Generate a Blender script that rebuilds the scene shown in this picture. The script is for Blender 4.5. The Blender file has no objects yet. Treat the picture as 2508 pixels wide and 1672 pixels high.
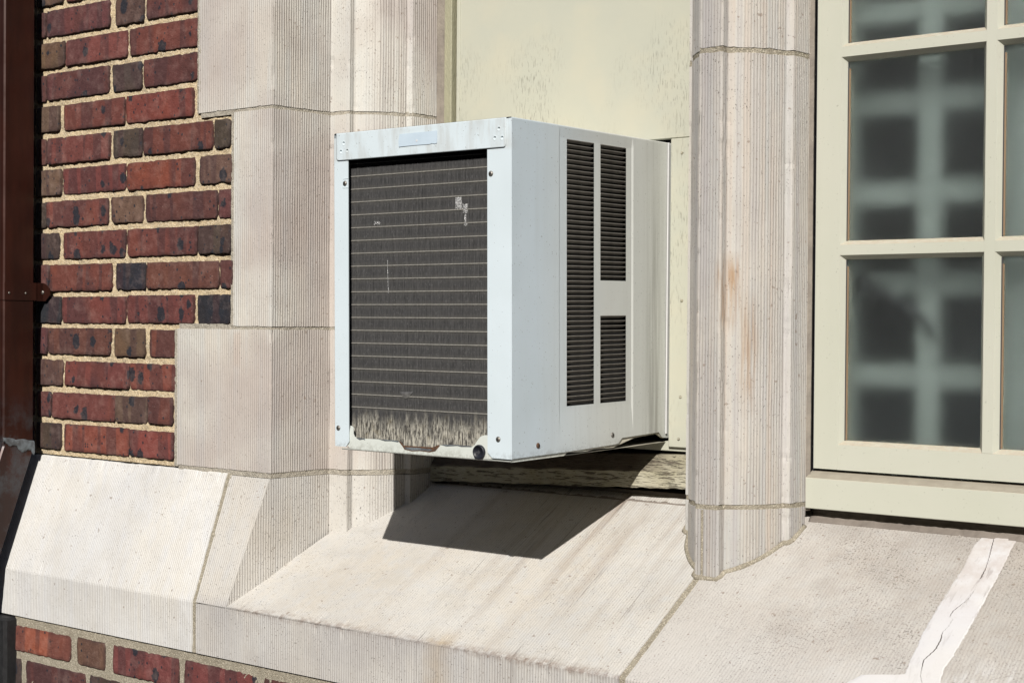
import bpy, math, random
import numpy as np
from mathutils import Vector, Matrix

random.seed(7)
rng = np.random.default_rng(7)
scene = bpy.context.scene
col = scene.collection

# ------------------------------------------------------------------ camera
cam_d = bpy.data.cameras.new('camera')
cam = bpy.data.objects.new('camera', cam_d)
col.objects.link(cam)
R_ = Vector((0.7955, 0.6059, 0.0075)).normalized()
F_ = Vector((-0.6058, 0.7955, -0.0122)).normalized()
U_ = R_.cross(F_).normalized()
R_ = F_.cross(U_).normalized()
mw = Matrix(((R_.x, U_.x, -F_.x, 0.0), (R_.y, U_.y, -F_.y, -1.9559), (R_.z, U_.z, -F_.z, 0.5019), (0, 0, 0, 1)))
cam.matrix_world = mw
cam_d.sensor_width = 36
cam_d.lens = 52.72
cam_d.clip_start = 0.05
cam_d.clip_end = 2000
scene.camera = cam

# ------------------------------------------------------------------ sky, sun, exposure
SUN_DIR = Vector((-0.387, 0.747, -0.541)).normalized()      # the way the light travels
world = bpy.data.worlds.new('World')
scene.world = world
world.use_nodes = True
wn = world.node_tree
for n in list(wn.nodes):
    wn.nodes.remove(n)
sky = wn.nodes.new('ShaderNodeTexSky')
sky.sky_type = 'NISHITA'
sky.sun_disc = False
sky.sun_elevation = math.asin(-SUN_DIR.z)
sky.sun_rotation = math.atan2(-SUN_DIR.x, -SUN_DIR.y)
bgn = wn.nodes.new('ShaderNodeBackground')
bgn.inputs['Strength'].default_value = 0.05
won = wn.nodes.new('ShaderNodeOutputWorld')
wn.links.new(sky.outputs[0], bgn.inputs[0])
wn.links.new(bgn.outputs[0], won.inputs[0])
sd = bpy.data.lights.new('sun', 'SUN')
sd.energy = 5.0
sd.angle = math.radians(0.5)
sd.color = (1.0, 0.955, 0.89)
sun = bpy.data.objects.new('sun', sd)
col.objects.link(sun)
sun.rotation_euler = SUN_DIR.to_track_quat('-Z', 'Y').to_euler()
sun.location = (3, -6, 5)
scene.view_settings.view_transform = 'Standard'
scene.view_settings.look = 'None'
scene.view_settings.exposure = 0.25
scene.view_settings.gamma = 1.0
scene.view_settings.use_curve_mapping = False
scene.cycles.use_denoising = True


# ------------------------------------------------------------------ node helpers
class NT:
    def __init__(self, name):
        self.mat = bpy.data.materials.new(name)
        self.mat.use_nodes = True
        self.nt = self.mat.node_tree
        for n in list(self.nt.nodes):
            self.nt.nodes.remove(n)
        self.out = self.nt.nodes.new('ShaderNodeOutputMaterial')
        self._tc = None

    def n(self, t, ins=None, **props):
        nd = self.nt.nodes.new('ShaderNode' + t)
        for k, v in props.items():
            setattr(nd, k, v)
        for k, v in (ins or {}).items():
            s = nd.inputs[k]
            if isinstance(v, bpy.types.NodeSocket):
                self.nt.links.new(v, s)
            else:
                if isinstance(v, tuple) and len(v) == 3 and s.type == 'RGBA':
                    v = (*v, 1)
                s.default_value = v
        return nd

    def co(self):
        if self._tc is None:
            self._tc = self.n('TexCoord').outputs['Object']
        return self._tc

    def map(self, scale=(1, 1, 1), rot=(0, 0, 0), vec=None, loc=(0, 0, 0)):
        return self.n('Mapping', {'Vector': vec or self.co(), 'Scale': scale, 'Rotation': rot, 'Location': loc}).outputs[0]

    def noise(self, scale, detail=3, rough=0.55, vec=None, w=None, dist=0.0):
        p = {'noise_dimensions': '4D'} if w is not None else {}
        i = {'Vector': vec or self.co(), 'Scale': scale, 'Detail': detail, 'Roughness': rough, 'Distortion': dist}
        if w is not None:
            i['W'] = w
        return self.n('TexNoise', i, **p).outputs[0]

    def vor(self, scale, vec=None, feature='F1', out='Distance', rnd=1.0):
        return self.n('TexVoronoi', {'Vector': vec or self.co(), 'Scale': scale, 'Randomness': rnd}, feature=feature).outputs[out]

    def ramp(self, fac, a, b, lo=0.0, hi=1.0):
        return self.n('MapRange', {'Value': fac, 'From Min': a, 'From Max': b, 'To Min': lo, 'To Max': hi}, clamp=True).outputs[0]

    def math(self, op, a, b=0.0, c=0.0):
        return self.n('Math', {0: a, 1: b, 2: c}, operation=op).outputs[0]

    def mix(self, fac, a, b, mode='MIX'):
        nd = self.n('Mix', data_type='RGBA', blend_type=mode, clamp_factor=True)
        for idx, v in ((0, fac), (6, a), (7, b)):
            s = nd.inputs[idx]
            if isinstance(v, bpy.types.NodeSocket):
                self.nt.links.new(v, s)
            else:
                s.default_value = (*v, 1) if isinstance(v, tuple) and len(v) == 3 else v
        return nd.outputs[2]

    def sep(self, vec=None):
        return self.n('SeparateXYZ', {0: vec or self.co()}).outputs

    def attr(self, name):
        return self.n('Attribute', attribute_name=name).outputs['Fac']

    def rand(self):
        return self.n('ObjectInfo').outputs['Random']

    def bump(self, h, strength=0.3, dist=0.001, normal=None):
        i = {'Height': h, 'Strength': strength, 'Distance': dist}
        if normal:
            i['Normal'] = normal
        return self.n('Bump', i).outputs[0]

    def pbr(self, base, rough=0.8, metal=0.0, normal=None, spec=0.35):
        i = {'Base Color': base, 'Roughness': rough, 'Metallic': metal, 'Specular IOR Level': spec}
        if normal:
            i['Normal'] = normal
        b = self.n('BsdfPrincipled', i)
        self.nt.links.new(b.outputs[0], self.out.inputs[0])
        return b


def lin(r, g, b):
    return tuple(((c / 255) / 12.92 if c / 255 <= .04045 else ((c / 255 + .055) / 1.055) ** 2.4) for c in (r, g, b))


def band(m, v, a, b, soft):
    """1 between a and b, soft edges"""
    return m.math('MULTIPLY', m.ramp(v, a - soft, a + soft), m.ramp(v, b - soft, b + soft, 1, 0))


# ------------------------------------------------------------------ materials
def stone_mat(name, base, warm, cool, groove_dark=0.45, stains=None, pit=1.0):
    m = NT(name)
    x, y, z = m.sep()
    big = m.noise(5.0, 3, 0.55)
    strk = m.noise(1.0, 3, 0.6, vec=m.map((42, 42, 2.2)))
    c = m.mix(m.ramp(big, .38, .66), base, warm)
    c = m.mix(m.math('MULTIPLY', m.ramp(strk, .45, .7), .7), c, cool)
    c = m.mix(m.ramp(m.noise(2.6, 4, .6, vec=m.map((1, 1, .6), loc=(5, 2, 1))), .46, .66, 0, .45), c, tuple(k * .80 for k in cool))
    c = m.mix(m.ramp(m.noise(17, 4, .65), .50, .72, 0, .40), c, tuple(k * .78 for k in warm))
    tint = m.rand()
    c = m.mix(1.0, c, m.n('CombineColor', {0: m.ramp(tint, 0, 1, .95, 1.03), 1: m.ramp(tint, 0, 1, .94, 1.03), 2: m.ramp(tint, 0, 1, .93, 1.04)}).outputs[0], 'MULTIPLY')
    if stains:
        c = stains(m, c, x, y, z)
    g = m.attr('groove')
    gd = m.math('MULTIPLY', g, m.ramp(m.noise(14, 2), .3, .7, groove_dark * .7, groove_dark))
    c = m.mix(gd, c, (.13, .105, .095))
    # pits and specks
    pv = m.noise(520, 2, .6, vec=m.map((1, 1, .55)))
    pits = m.math('MULTIPLY', m.ramp(pv, .645, .70), m.ramp(m.noise(11, 2), .35, .6, .35 * pit, pit))
    c = m.mix(pits, c, (.07, .06, .055))
    blot = m.ramp(m.noise(95, 2, .5), .70, .73)
    c = m.mix(m.math('MULTIPLY', blot, .55), c, (.16, .11, .08))
    fine = m.noise(900, 3, .6)
    c = m.mix(m.ramp(fine, .3, .7, 0, .14), c, (.3, .26, .23))
    h = m.math('SUBTRACT', m.math('MULTIPLY', fine, .5), pits)
    m.pbr(c, .92, normal=m.bump(h, .5, .0009), spec=.2)
    return m.mat


def mullion_stain(m, c, x, y, z):
    # rust run from an old fixing, fading downwards
    n = m.noise(1.0, 3, .6, vec=m.map((130, 130, 9)))
    a = m.math('MULTIPLY', band(m, x, -1.187, -1.158, .004), band(m, z, .50, .603, .018))
    b = m.math('MULTIPLY', band(m, x, -1.158, -1.139, .006), band(m, z, .38, .53, .03))
    k = m.math('MULTIPLY', m.math('MAXIMUM', a, m.math('MULTIPLY', b, .8)), m.ramp(n, .38, .62))
    c = m.mix(m.math('MULTIPLY', k, .8), c, (.321, .188, .084))
    bandn = m.noise(1.0, 3, .6, vec=m.map((85, 60, .8)))
    c = m.mix(m.ramp(bandn, .50, .70, 0, .45), c, (.47, .375, .30))
    c = m.mix(m.ramp(bandn, .48, .32, 0, .45), c, (.335, .315, .325))
    lime = m.math('MULTIPLY', band(m, x, -1.1145, -1.1025, .0012), m.ramp(m.noise(1.0, 3, .6, vec=m.map((150, 150, 34))), .30, .62))
    c = m.mix(m.math('MULTIPLY', lime, .4), c, (.53, .515, .50))
    grey = band(m, x, -1.24, -1.18, .012)
    c = m.mix(m.math('MULTIPLY', grey, m.ramp(m.noise(8, 2), .35, .65, .1, .5)), c, (.293, .279, .279))
    return c


def sill_stain(m, c, x, y, z):
    # streaks washed down the weathering, dirt on the front arris, a yellow run
    s = m.noise(1.0, 4, .6, vec=m.map((26, 1.6, 1.6)))
    depth = m.ramp(y, -.07, .3)
    zone = band(m, x, -1.78, -1.25, .2)
    k = m.math('MULTIPLY', m.math('MULTIPLY', m.ramp(s, .5, .72), zone), m.ramp(depth, 0, 1, .25, .75))
    c = m.mix(k, c, (.251, .188, .140))
    drk = m.math('MULTIPLY', m.ramp(m.noise(1.0, 3, .7, vec=m.map((95, 4.2, 4.2), loc=(3, 1, 0))), .63, .70), zone)
    c = m.mix(m.math('MULTIPLY', drk, .55), c, (.070, .059, .056))
    edge = m.math('MULTIPLY', band(m, z, -.030, -.020, .004), m.ramp(m.noise(70, 3, .7), .38, .6))
    edge = m.math('MULTIPLY', edge, m.ramp(x, -2.1, -2.0))
    c = m.mix(m.math('MULTIPLY', edge, .75), c, (.167, .105, .070))
    yel = m.math('MULTIPLY', band(m, x, -1.595, -1.555, .018), band(m, z, -.14, -.012, .012))
    c = m.mix(m.math('MULTIPLY', m.math('MULTIPLY', yel, m.ramp(m.noise(30, 2), .3, .6, .4, 1)), .7), c, (.363, .251, .105))
    fr = m.ramp(y, -.086, -.078, 1, 0)
    c = m.mix(m.math('MULTIPLY', fr, m.ramp(m.noise(7, 3), .35, .65, .15, .75)), c, (.391, .384, .384))
    return c


def right_sill_stain(m, c, x, y, z):
    n = m.noise(6, 4, .65)
    c = m.mix(m.ramp(n, .38, .62, .08, .55), c, (.279, .248, .216))
    spk = m.ramp(m.noise(330, 2, .6), .575, .64)
    c = m.mix(m.math('MULTIPLY', spk, m.ramp(m.noise(9, 2), .35, .6, .12, .75)), c, (.084, .070, .059))
    c = m.mix(m.math('MULTIPLY', m.ramp(y, .10, -.02), .5), c, (.50, .49, .475))
    c = m.mix(m.math('MULTIPLY', m.ramp(x, -1.02, -1.16), .5), c, (.52, .50, .47))
    # white lime smears low on the far right
    wh = m.math('MULTIPLY', m.ramp(x, -.80, -.70), m.ramp(y, -.01, .06, 1, 0))
    sm = m.ramp(m.noise(1.0, 4, .65, vec=m.map((60, 18, 18))), .46, .55)
    c = m.mix(m.math('MULTIPLY', m.math('MULTIPLY', wh, sm), .9), c, (.593, .593, .593))
    return c


def quoin_stain(m, c, x, y, z):
    # one pale chipped-clean streak on the lowest quoin
    k = m.math('MULTIPLY', band(m, x, -2.158, -2.139, .003), band(m, z, .415, .481, .006))
    c = m.mix(m.math('MULTIPLY', k, .8), c, (.558, .489, .419))
    top = m.ramp(m.noise(3.5, 2), .4, .6, 0, .5)
    return m.mix(top, c, (.363, .300, .286))


M_jamb = stone_mat('jamb_limestone', (.606, .593, .535), (.551, .508, .443), (.533, .556, .541), .78, quoin_stain)
M_mull = stone_mat('mullion_limestone', (.490, .478, .450), (.505, .478, .425), (.386, .404, .401), .62, mullion_stain, 1.2)
M_sill = stone_mat('sill_limestone', (.580, .573, .545), (.550, .522, .469), (.535, .541, .536), .55, sill_stain, 1.4)
M_sill_left = stone_mat('plinth_limestone', (.636, .634, .611), (.612, .597, .550), (.604, .618, .628), .55, None, .8)
M_sill_right = stone_mat('weathered_limestone', (.496, .481, .451), (.469, .434, .392), (.469, .467, .451), .5, right_sill_stain, 1.2)


def brick_mat():
    m = NT('brick_face')
    oi = m.n('ObjectInfo')
    r = oi.outputs['Random']
    w = m.math('MULTIPLY', r, 37.0)
    base = oi.outputs['Color']
    x, y, z = m.sep()
    fl = m.noise(1.0, 1.0, .5, vec=m.map((27, 1, 2.2)), w=w, dist=.15)
    flash = m.ramp(fl, .50, .535)
    c = m.mix(m.math('MULTIPLY', flash, .78), base, m.mix(.7, base, (.050, .026, .028)))
    hot = m.ramp(m.noise(1.0, 1, .5, vec=m.map((13, 1, 6)), w=m.math('ADD', w, 9.0)), .55, .62)
    c = m.mix(m.math('MULTIPLY', hot, .32), c, m.mix(1.0, base, (1.45, 1.25, .95), 'MULTIPLY'))
    mott = m.noise(60, 4, .65, w=w)
    c = m.mix(1.0, c, m.n('CombineColor', {0: m.ramp(mott, .3, .7, .78, 1.18), 1: m.ramp(mott, .3, .7, .76, 1.2), 2: m.ramp(mott, .3, .7, .76, 1.2)}).outputs[0], 'MULTIPLY')
    # dark edges from the attribute written on the rim
    e = m.math('MULTIPLY', m.attr('groove'), m.ramp(m.noise(90, 3, .7), .3, .6, .35, 1))
    c = m.mix(m.math('MULTIPLY', e, .7), c, (.026, .018, .018))
    # iron spots
    dn = m.n('TexNoise', {'Vector': m.co(), 'Scale': 130.0, 'Detail': 2.0}).outputs['Color']
    vec = m.n('VectorMath', {0: m.co(), 1: m.n('VectorMath', {0: dn, 1: (.012, .012, .016)}, operation='MULTIPLY').outputs[0]}, operation='ADD').outputs[0]
    vo = m.n('TexVoronoi', {'Vector': m.map((1, .3, .75), vec=vec), 'Scale': 33.0})
    sel = m.n('SeparateColor', {0: vo.outputs['Color']}).outputs
    rad = m.ramp(sel[0], .45, 1.0, -.02, .44)
    spot = m.ramp(m.math('SUBTRACT', rad, vo.outputs['Distance']), 0, .05)
    vo2 = m.n('TexVoronoi', {'Vector': m.map((1, .3, .8)), 'Scale': 120.0})
    sel2 = m.n('SeparateColor', {0: vo2.outputs['Color']}).outputs
    spot2 = m.ramp(m.math('SUBTRACT', m.ramp(sel2[1], .72, 1, -.02, .33), vo2.outputs['Distance']), 0, .06)
    sp = m.math('MAXIMUM', spot, spot2)
    c = m.mix(m.math('MULTIPLY', sp, .95), c, (.017, .019, .026))
    haze = m.math('MULTIPLY', m.ramp(m.noise(30, 4, .7, w=w), .50, .72), .20)
    c = m.mix(haze, c, (.30, .22, .19))
    # pale lime specks
    c = m.mix(m.ramp(m.noise(420, 2, .6), .70, .74, 0, .5), c, (.42, .34, .30))
    crs = m.ramp(m.math('ABSOLUTE', m.math('SUBTRACT', m.noise(1.0, 3, .6, vec=m.map((38, 1, 55)), w=m.math('ADD', w, 3.0)), .5)), .0, .012, 1, 0)
    crs = m.math('MULTIPLY', crs, m.ramp(m.noise(22, 2, w=w), .56, .64))
    c = m.mix(m.math('MULTIPLY', crs, .7), c, (.025, .016, .015))
    h = m.math('ADD', m.noise(380, 4, .75), m.math('MULTIPLY', m.noise(85, 4, .65), 2.0))
    m.pbr(c, .75, normal=m.bump(h, .7, .0018), spec=.25)
    return m.mat


M_brick = brick_mat()


def mortar_mat(name, a, b, grit=.5):
    m = NT(name)
    n = m.noise(26, 3, .6)
    c = m.mix(m.ramp(n, .35, .65), a, b)
    gr = m.vor(620)
    gc = m.n('TexVoronoi', {'Vector': m.co(), 'Scale': 620.0}).outputs['Color']
    g = m.n('SeparateColor', {0: gc}).outputs
    c = m.mix(m.math('MULTIPLY', m.ramp(g[0], .72, .8), grit), c, (.16, .12, .08))
    c = m.mix(m.math('MULTIPLY', m.ramp(g[1], .82, .88), grit), c, (.80, .72, .58))
    c = m.mix(m.math('MULTIPLY', m.ramp(m.noise(48, 3, .7), .58, .68), .45), c, (.20, .17, .13))
    h = m.math('ADD', m.math('MULTIPLY', gr, -1.0), m.noise(240, 3, .7))
    m.pbr(c, .95, normal=m.bump(h, .8, .0016), spec=.15)
    return m.mat


M_mortar = mortar_mat('sandy_mortar', (.572, .457, .289), (.477, .390, .260))
M_joint = mortar_mat('grey_mortar', (.315, .285, .225), (.265, .240, .188), .35)
M_pale = mortar_mat('pale_mortar', (.379, .351, .296), (.323, .298, .252), .3)


def metal_paint(name, kr, kg, kb):
    m = NT(name)
    x, y, z = m.sep()
    c = m.mix(m.ramp(m.noise(7, 3), .35, .65), (.550, .622, .665), (.522, .592, .628))
    # bounced light painted in as a yellow-grey tint towards the wall, grime along the lower edge and rear corner
    c = m.mix(m.ramp(y, .06, .26, 0, .85), c, (.60, .60, .54))
    sdrip = m.math('MULTIPLY', m.ramp(m.noise(1.0, 4, .65, vec=m.map((1, 75, 2.2))), .52, .72), m.ramp(y, .02, .05))
    c = m.mix(m.math('MULTIPLY', sdrip, .12), c, (.30, .285, .24))
    drip = m.noise(1.0, 4, .6, vec=m.map((110, 110, 4)))
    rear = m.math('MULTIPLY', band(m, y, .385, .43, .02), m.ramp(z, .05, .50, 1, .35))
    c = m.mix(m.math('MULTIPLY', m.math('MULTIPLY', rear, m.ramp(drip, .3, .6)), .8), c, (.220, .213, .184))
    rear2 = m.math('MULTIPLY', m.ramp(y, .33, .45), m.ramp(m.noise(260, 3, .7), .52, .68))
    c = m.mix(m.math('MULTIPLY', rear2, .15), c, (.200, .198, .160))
    low = m.math('MULTIPLY', m.ramp(z, .000, .012, 1, 0), m.ramp(m.noise(150, 3, .7), .42, .62))
    c = m.mix(m.math('MULTIPLY', low, .35), c, (.147, .147, .128))
    # brownish wash on the top rail
    tr = m.math('MULTIPLY', m.math('MULTIPLY', m.ramp(z, .468, .476), m.ramp(y, .004, .02, 1, 0)), m.ramp(m.noise(1.0, 4, .65, vec=m.map((40, 5, 9))), .42, .68))
    c = m.mix(m.math('MULTIPLY', tr, .60), c, (.345, .335, .305))
    chip = m.ramp(m.noise(330, 1, .5), .735, .75)
    c = m.mix(m.math('MULTIPLY', chip, .6), c, (.120, .117, .104))
    c = m.mix(1.0, c, (kr, kg, kb), 'MULTIPLY')
    h = m.noise(9, 2)
    nrm = m.bump(m.noise(700, 2), .06, .0004, m.bump(h, .35, .004))
    m.pbr(c, m.ramp(m.noise(20, 3), .3, .7, .38, .55), normal=nrm, spec=.4)
    return m.mat


M_enamel = metal_paint('white_enamel', 1.0, 1.0, 1.0)
M_case_shaded = metal_paint('shaded_case_enamel', .87, .88, .90)  # enamel darkened to paint in the weaker light on the case side
M_pan = metal_paint('cream_pan_enamel', 1.0, .93, .82)


def simple(name, a, b, rough=.6, scale=40, metal=0.0, bump=.25, bdist=.0008, spec=.35, stretch=(1, 1, 1)):
    m = NT(name)
    n = m.noise(scale, 4, .6, vec=m.map(stretch))
    m.pbr(m.mix(m.ramp(n, .35, .65), a, b), rough, metal, m.bump(m.noise(scale * 6, 3, .65, vec=m.map(stretch)), bump, bdist), spec)
    return m.mat


def fin_mat():
    m = NT('dusty_aluminium_fins')
    x, y, z = m.sep()
    st = m.noise(1.0, 3, .7, vec=m.map((520, 1, 26)))
    c = m.mix(m.ramp(st, .35, .72), (.066, .066, .067), (.138, .136, .137))
    c = m.mix(m.ramp(m.noise(1.0, 2, .6, vec=m.map((1400, 1, 160))), .58, .72, 0, .7), c, (.212, .211, .215))
    t = m.math('DIVIDE', m.math('SUBTRACT', z, .4687 + 10 * .02124 - .02124 * 40), .02124)
    d = m.math('ABSOLUTE', m.math('SUBTRACT', m.math('FRACT', m.math('ADD', t, .5)), .5))
    dustb = m.math('MULTIPLY', m.ramp(d, .34, .0), m.ramp(m.noise(1.0, 3, .7, vec=m.map((60, 1, 30))), .3, .6, .4, 1))
    c = m.mix(m.math('MULTIPLY', dustb, .75), c, (.150, .144, .132))
    hgt = m.math('ADD', z, m.math('MULTIPLY', m.math('SUBTRACT', m.noise(1.0, 4, .7, vec=m.map((95, 1, 11))), .5), .085))
    cr = m.ramp(hgt, .060, .036)
    cc = m.mix(m.ramp(m.noise(1.0, 3, .7, vec=m.map((380, 1, 45))), .42, .60), (.085, .080, .072), (.60, .575, .50))
    cc = m.mix(m.ramp(m.noise(60, 3), .57, .70, 0, .45), cc, (.27, .23, .15))
    c = m.mix(cr, c, cc)
    m.pbr(c, .6, m.ramp(cr, 0, 1, .25, 0), m.bump(m.noise(1.0, 2, .6, vec=m.map((900, 1, 60))), .3, .0005), .3)
    return m.mat


M_fin = fin_mat()
M_tube = simple('dusty_tube', (.235, .226, .205), (.150, .145, .132), .7, 160)
M_crush = simple('crushed_aluminium', (.66, .66, .66), (.22, .22, .22), .36, 420, .6, .8, .0015)
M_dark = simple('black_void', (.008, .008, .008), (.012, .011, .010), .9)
M_louver = simple('brown_grey_louver', (.23, .215, .19), (.17, .158, .14), .6, 60)
M_plug = simple('black_rubber', (.012, .013, .018), (.02, .021, .028), .45, 120)
M_screw = simple('zinc_screw', (.273, .260, .240), (.163, .150, .130), .42, 300, .7)
M_rust = simple('rust', (.115, .056, .026), (.058, .036, .026), .85, 260)
M_sticker = simple('pale_blue_foil', (.47, .56, .64), (.44, .53, .61), .45, 30, .0)
M_white = simple('white_paint_spot', (.593, .593, .593), (.558, .558, .558), .5)
M_caulk = simple('beige_caulk', (.258, .227, .188), (.188, .164, .140), .8, 26, bump=.6, bdist=.002)
M_caulk_dark = simple('brown_sealant', (.202, .174, .150), (.154, .133, .115), .8, 22, bump=.5, bdist=.002)
M_gasket = simple('dark_gasket', (.035, .036, .042), (.05, .05, .055), .6)


def wood_paint():
    m = NT('cream_painted_plywood')
    big = m.noise(3.0, 3)
    c = m.mix(m.ramp(big, .35, .65), (.442, .438, .355), (.405, .411, .347))
    c = m.mix(m.ramp(m.noise(14, 3), .45, .7, 0, .35), c, (.486, .455, .351))
    ck = m.ramp(m.noise(1.0, 2, .55, vec=m.map((620, 1, 62))), .60, .66)
    zone = m.ramp(m.noise(1.0, 2, .5, vec=m.map((9, 1, 4.2), loc=(2.3, 0, .7))), .45, .66)
    x, y, z = m.sep()
    zone = m.math('MULTIPLY', zone, m.ramp(z, 1.06, .98))
    k = m.math('MULTIPLY', ck, zone)
    c = m.mix(m.math('MULTIPLY', k, .42), c, (.088, .073, .051))
    h = m.math('SUBTRACT', m.math('MULTIPLY', m.noise(60, 3), .3), k)
    m.pbr(c, .55, normal=m.bump(h, .5, .0012), spec=.35)
    return m.mat


M_ply = wood_paint()


def flake_paint():
    m = NT('flaking_cream_timber')
    n = m.noise(1.0, 5, .7, vec=m.map((22, 90, 210)), dist=.4)
    n2 = m.noise(1.0, 4, .7, vec=m.map((45, 300, 480)), dist=.3)
    k = m.math('MAXIMUM', m.ramp(n, .57, .61), m.ramp(n2, .585, .63))
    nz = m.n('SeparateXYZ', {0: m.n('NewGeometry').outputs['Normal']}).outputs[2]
    bare_shaded = m.math('MULTIPLY', m.ramp(nz, .3, .6), m.ramp(m.sep()[0], -1.36, -1.44, .25, .95))  # bare-wood brown laid along the unit's shadow, deepening it in colour
    x, y, z = m.sep()
    paint = m.mix(m.ramp(m.noise(24, 3), .4, .65), (.344, .319, .227), (.401, .378, .295))
    c = m.mix(m.math('MULTIPLY', k, .80), paint, m.mix(m.noise(80, 3), (.032, .025, .021), (.115, .090, .065)))
    c = m.mix(bare_shaded, c, (.085, .067, .054))
    h = m.math('SUBTRACT', m.noise(1.0, 3, .6, vec=m.map((20, 160, 260))), m.math('MULTIPLY', k, 1.4))
    m.pbr(c, .75, normal=m.bump(h, .8, .002), spec=.25)
    return m.mat


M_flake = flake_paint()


def frame_paint():
    m = NT('sage_cream_frame_paint')
    c = m.mix(m.ramp(m.noise(6, 3), .35, .65), (.457, .459, .391), (.438, .444, .371))
    nz = m.n('SeparateXYZ', {0: m.n('NewGeometry').outputs['Normal']}).outputs[2]
    dust = m.math('MULTIPLY', m.ramp(nz, .25, .7), m.ramp(m.noise(110, 4, .7), .3, .62, .25, .95))
    c = m.mix(m.math('MULTIPLY', dust, .65), c, (.381, .303, .219))
    sp = m.ramp(m.noise(260, 2), .70, .74)
    c = m.mix(m.math('MULTIPLY', sp, .4), c, (.153, .137, .109))
    m.pbr(c, .5, normal=m.bump(m.noise(160, 2), .1, .0006), spec=.4)
    return m.mat


M_frame = frame_paint()
M_ledge = simple('dusty_ledge', (.279, .251, .202), (.321, .293, .237), .7, 60)
M_greenwood = simple('thick_sage_paint', (.330, .315, .216), (.284, .275, .192), .5, 60, bump=.8, bdist=.002, stretch=(1, 1, .3))
M_tan = simple('varnished_pine_strip', (.229, .165, .105), (.185, .129, .080), .5, 40, stretch=(1, 1, .1))


def copper_mat():
    m = NT('brown_coated_copper')
    x, y, z = m.sep()
    c = m.mix(m.ramp(m.noise(1.0, 4, .6, vec=m.map((30, 30, 6))), .38, .66), (.026, .008, .005), (.043, .012, .007))
    low = m.ramp(z, .36, .24)
    blot = m.math('MULTIPLY', low, m.ramp(m.noise(18, 5, .7), .46, .62))
    c = m.mix(m.math('MULTIPLY', blot, .6), c, (.068, .078, .088))
    c = m.mix(m.math('MULTIPLY', m.ramp(z, .20, .12), .4), c, (.018, .014, .013))
    m.pbr(c, m.ramp(m.noise(12, 3), .3, .7, .32, .5), .35, m.bump(m.noise(14, 3), .3, .003), .5)
    return m.mat


M_copper = copper_mat()
M_solder = simple('grey_solder', (.161, .185, .200), (.089, .092, .097), .55, 60, .2, .7, .002)
M_iron = simple('pitted_black_paint', (.008, .008, .009), (.017, .017, .018), .45, 90, 0, .9, .003)


def patch_mat():
    m = NT('white_repair_plaster')
    x, y, z = m.sep()
    pk = m.math('MULTIPLY', m.ramp(y, .10, .24, .05, 1), m.ramp(m.noise(30, 4, .65), .34, .6))
    veins = m.ramp(m.noise(1.0, 4, .7, vec=m.map((70, 16, 16)), dist=.5), .56, .66)
    c = m.mix(m.ramp(m.noise(12, 2), .4, .6), (.530, .524, .535), (.545, .535, .530))
    c = m.mix(m.math('MULTIPLY', pk, .6), c, (.40, .34, .305))
    c = m.mix(m.math('MULTIPLY', m.math('MULTIPLY', veins, m.ramp(y, .0, .25, .2, 1)), .5), c, (.20, .165, .15))
    c = m.mix(m.ramp(m.noise(7, 4, .65), .55, .75, 0, .25), c, (.36, .33, .30))
    c = m.mix(m.ramp(m.noise(420, 2), .69, .73, 0, .4), c, (.244, .195, .154))
    m.pbr(c, .85, normal=m.bump(m.noise(60, 4), .3, .0015), spec=.25)
    return m.mat


M_patch = patch_mat()
M_crack = simple('crack_fill', (.045, .035, .03), (.07, .055, .045), .95)  # dark fill ribbon at the bottom of the crack
M_lattice = simple('pale_lattice', (.35, .385, .37), (.32, .355, .34), .7)
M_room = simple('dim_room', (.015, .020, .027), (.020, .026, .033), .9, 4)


def glass_mat():
    m = NT('dirty_window_glass')
    nse = m.ramp(m.noise(900, 2, .6), .64, .72)
    spk = m.math('MULTIPLY', nse, m.ramp(m.noise(9, 3), .3, .65, .1, .8))
    g = m.n('BsdfPrincipled', {'Base Color': (.90, .96, .95, 1), 'Roughness': .37, 'IOR': 1.5, 'Transmission Weight': 1.0, 'Specular IOR Level': .5, 'Coat Weight': .35, 'Coat Roughness': .02})
    d = m.n('BsdfDiffuse', {'Color': (.55, .62, .64, 1)})
    fac = m.math('ADD', m.math('MULTIPLY', spk, .42), m.ramp(m.noise(5, 4, .6), .35, .7, .000, .008))
    mx = m.n('MixShader', {0: fac, 1: g.outputs[0], 2: d.outputs[0]})
    m.nt.links.new(mx.outputs[0], m.out.inputs[0])
    return m.mat


M_glass = glass_mat()
M_ground = simple('asphalt', (.055, .054, .052), (.045, .044, .043), .9, 3)


# ------------------------------------------------------------------ noise for geometry
def vnoise(p, seed=0):
    """smooth value noise, p (N,k) -> (N,) in 0..1"""
    p = np.asarray(p, float)
    i = np.floor(p).astype(np.int64)
    f = p - i
    f = f * f * (3 - 2 * f)
    k = p.shape[1]
    out = np.zeros(len(p))
    pr = [374761393, 668265263, 2147483647 - 58, 1274126177]
    for c in range(1 << k):
        h = np.full(len(p), seed * 1013904223 + 12345, np.int64)
        w = np.ones(len(p))
        for d in range(k):
            b = (c >> d) & 1
            h = h + (i[:, d] + b) * pr[d]
            w = w * (f[:, d] if b else 1 - f[:, d])
        h = (h ^ (h >> 13)) * 1274126177
        h = (h ^ (h >> 16)) & 0xffffff
        out += w * (h / 0xffffff)
    return out


def fnoise(p, seed=0, oct=3):
    p = np.asarray(p, float)
    s = 0
    a = 1
    t = 0
    for o in range(oct):
        s = s + a * vnoise(p * 2 ** o, seed + o)
        t += a
        a *= .5
    return s / t


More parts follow.
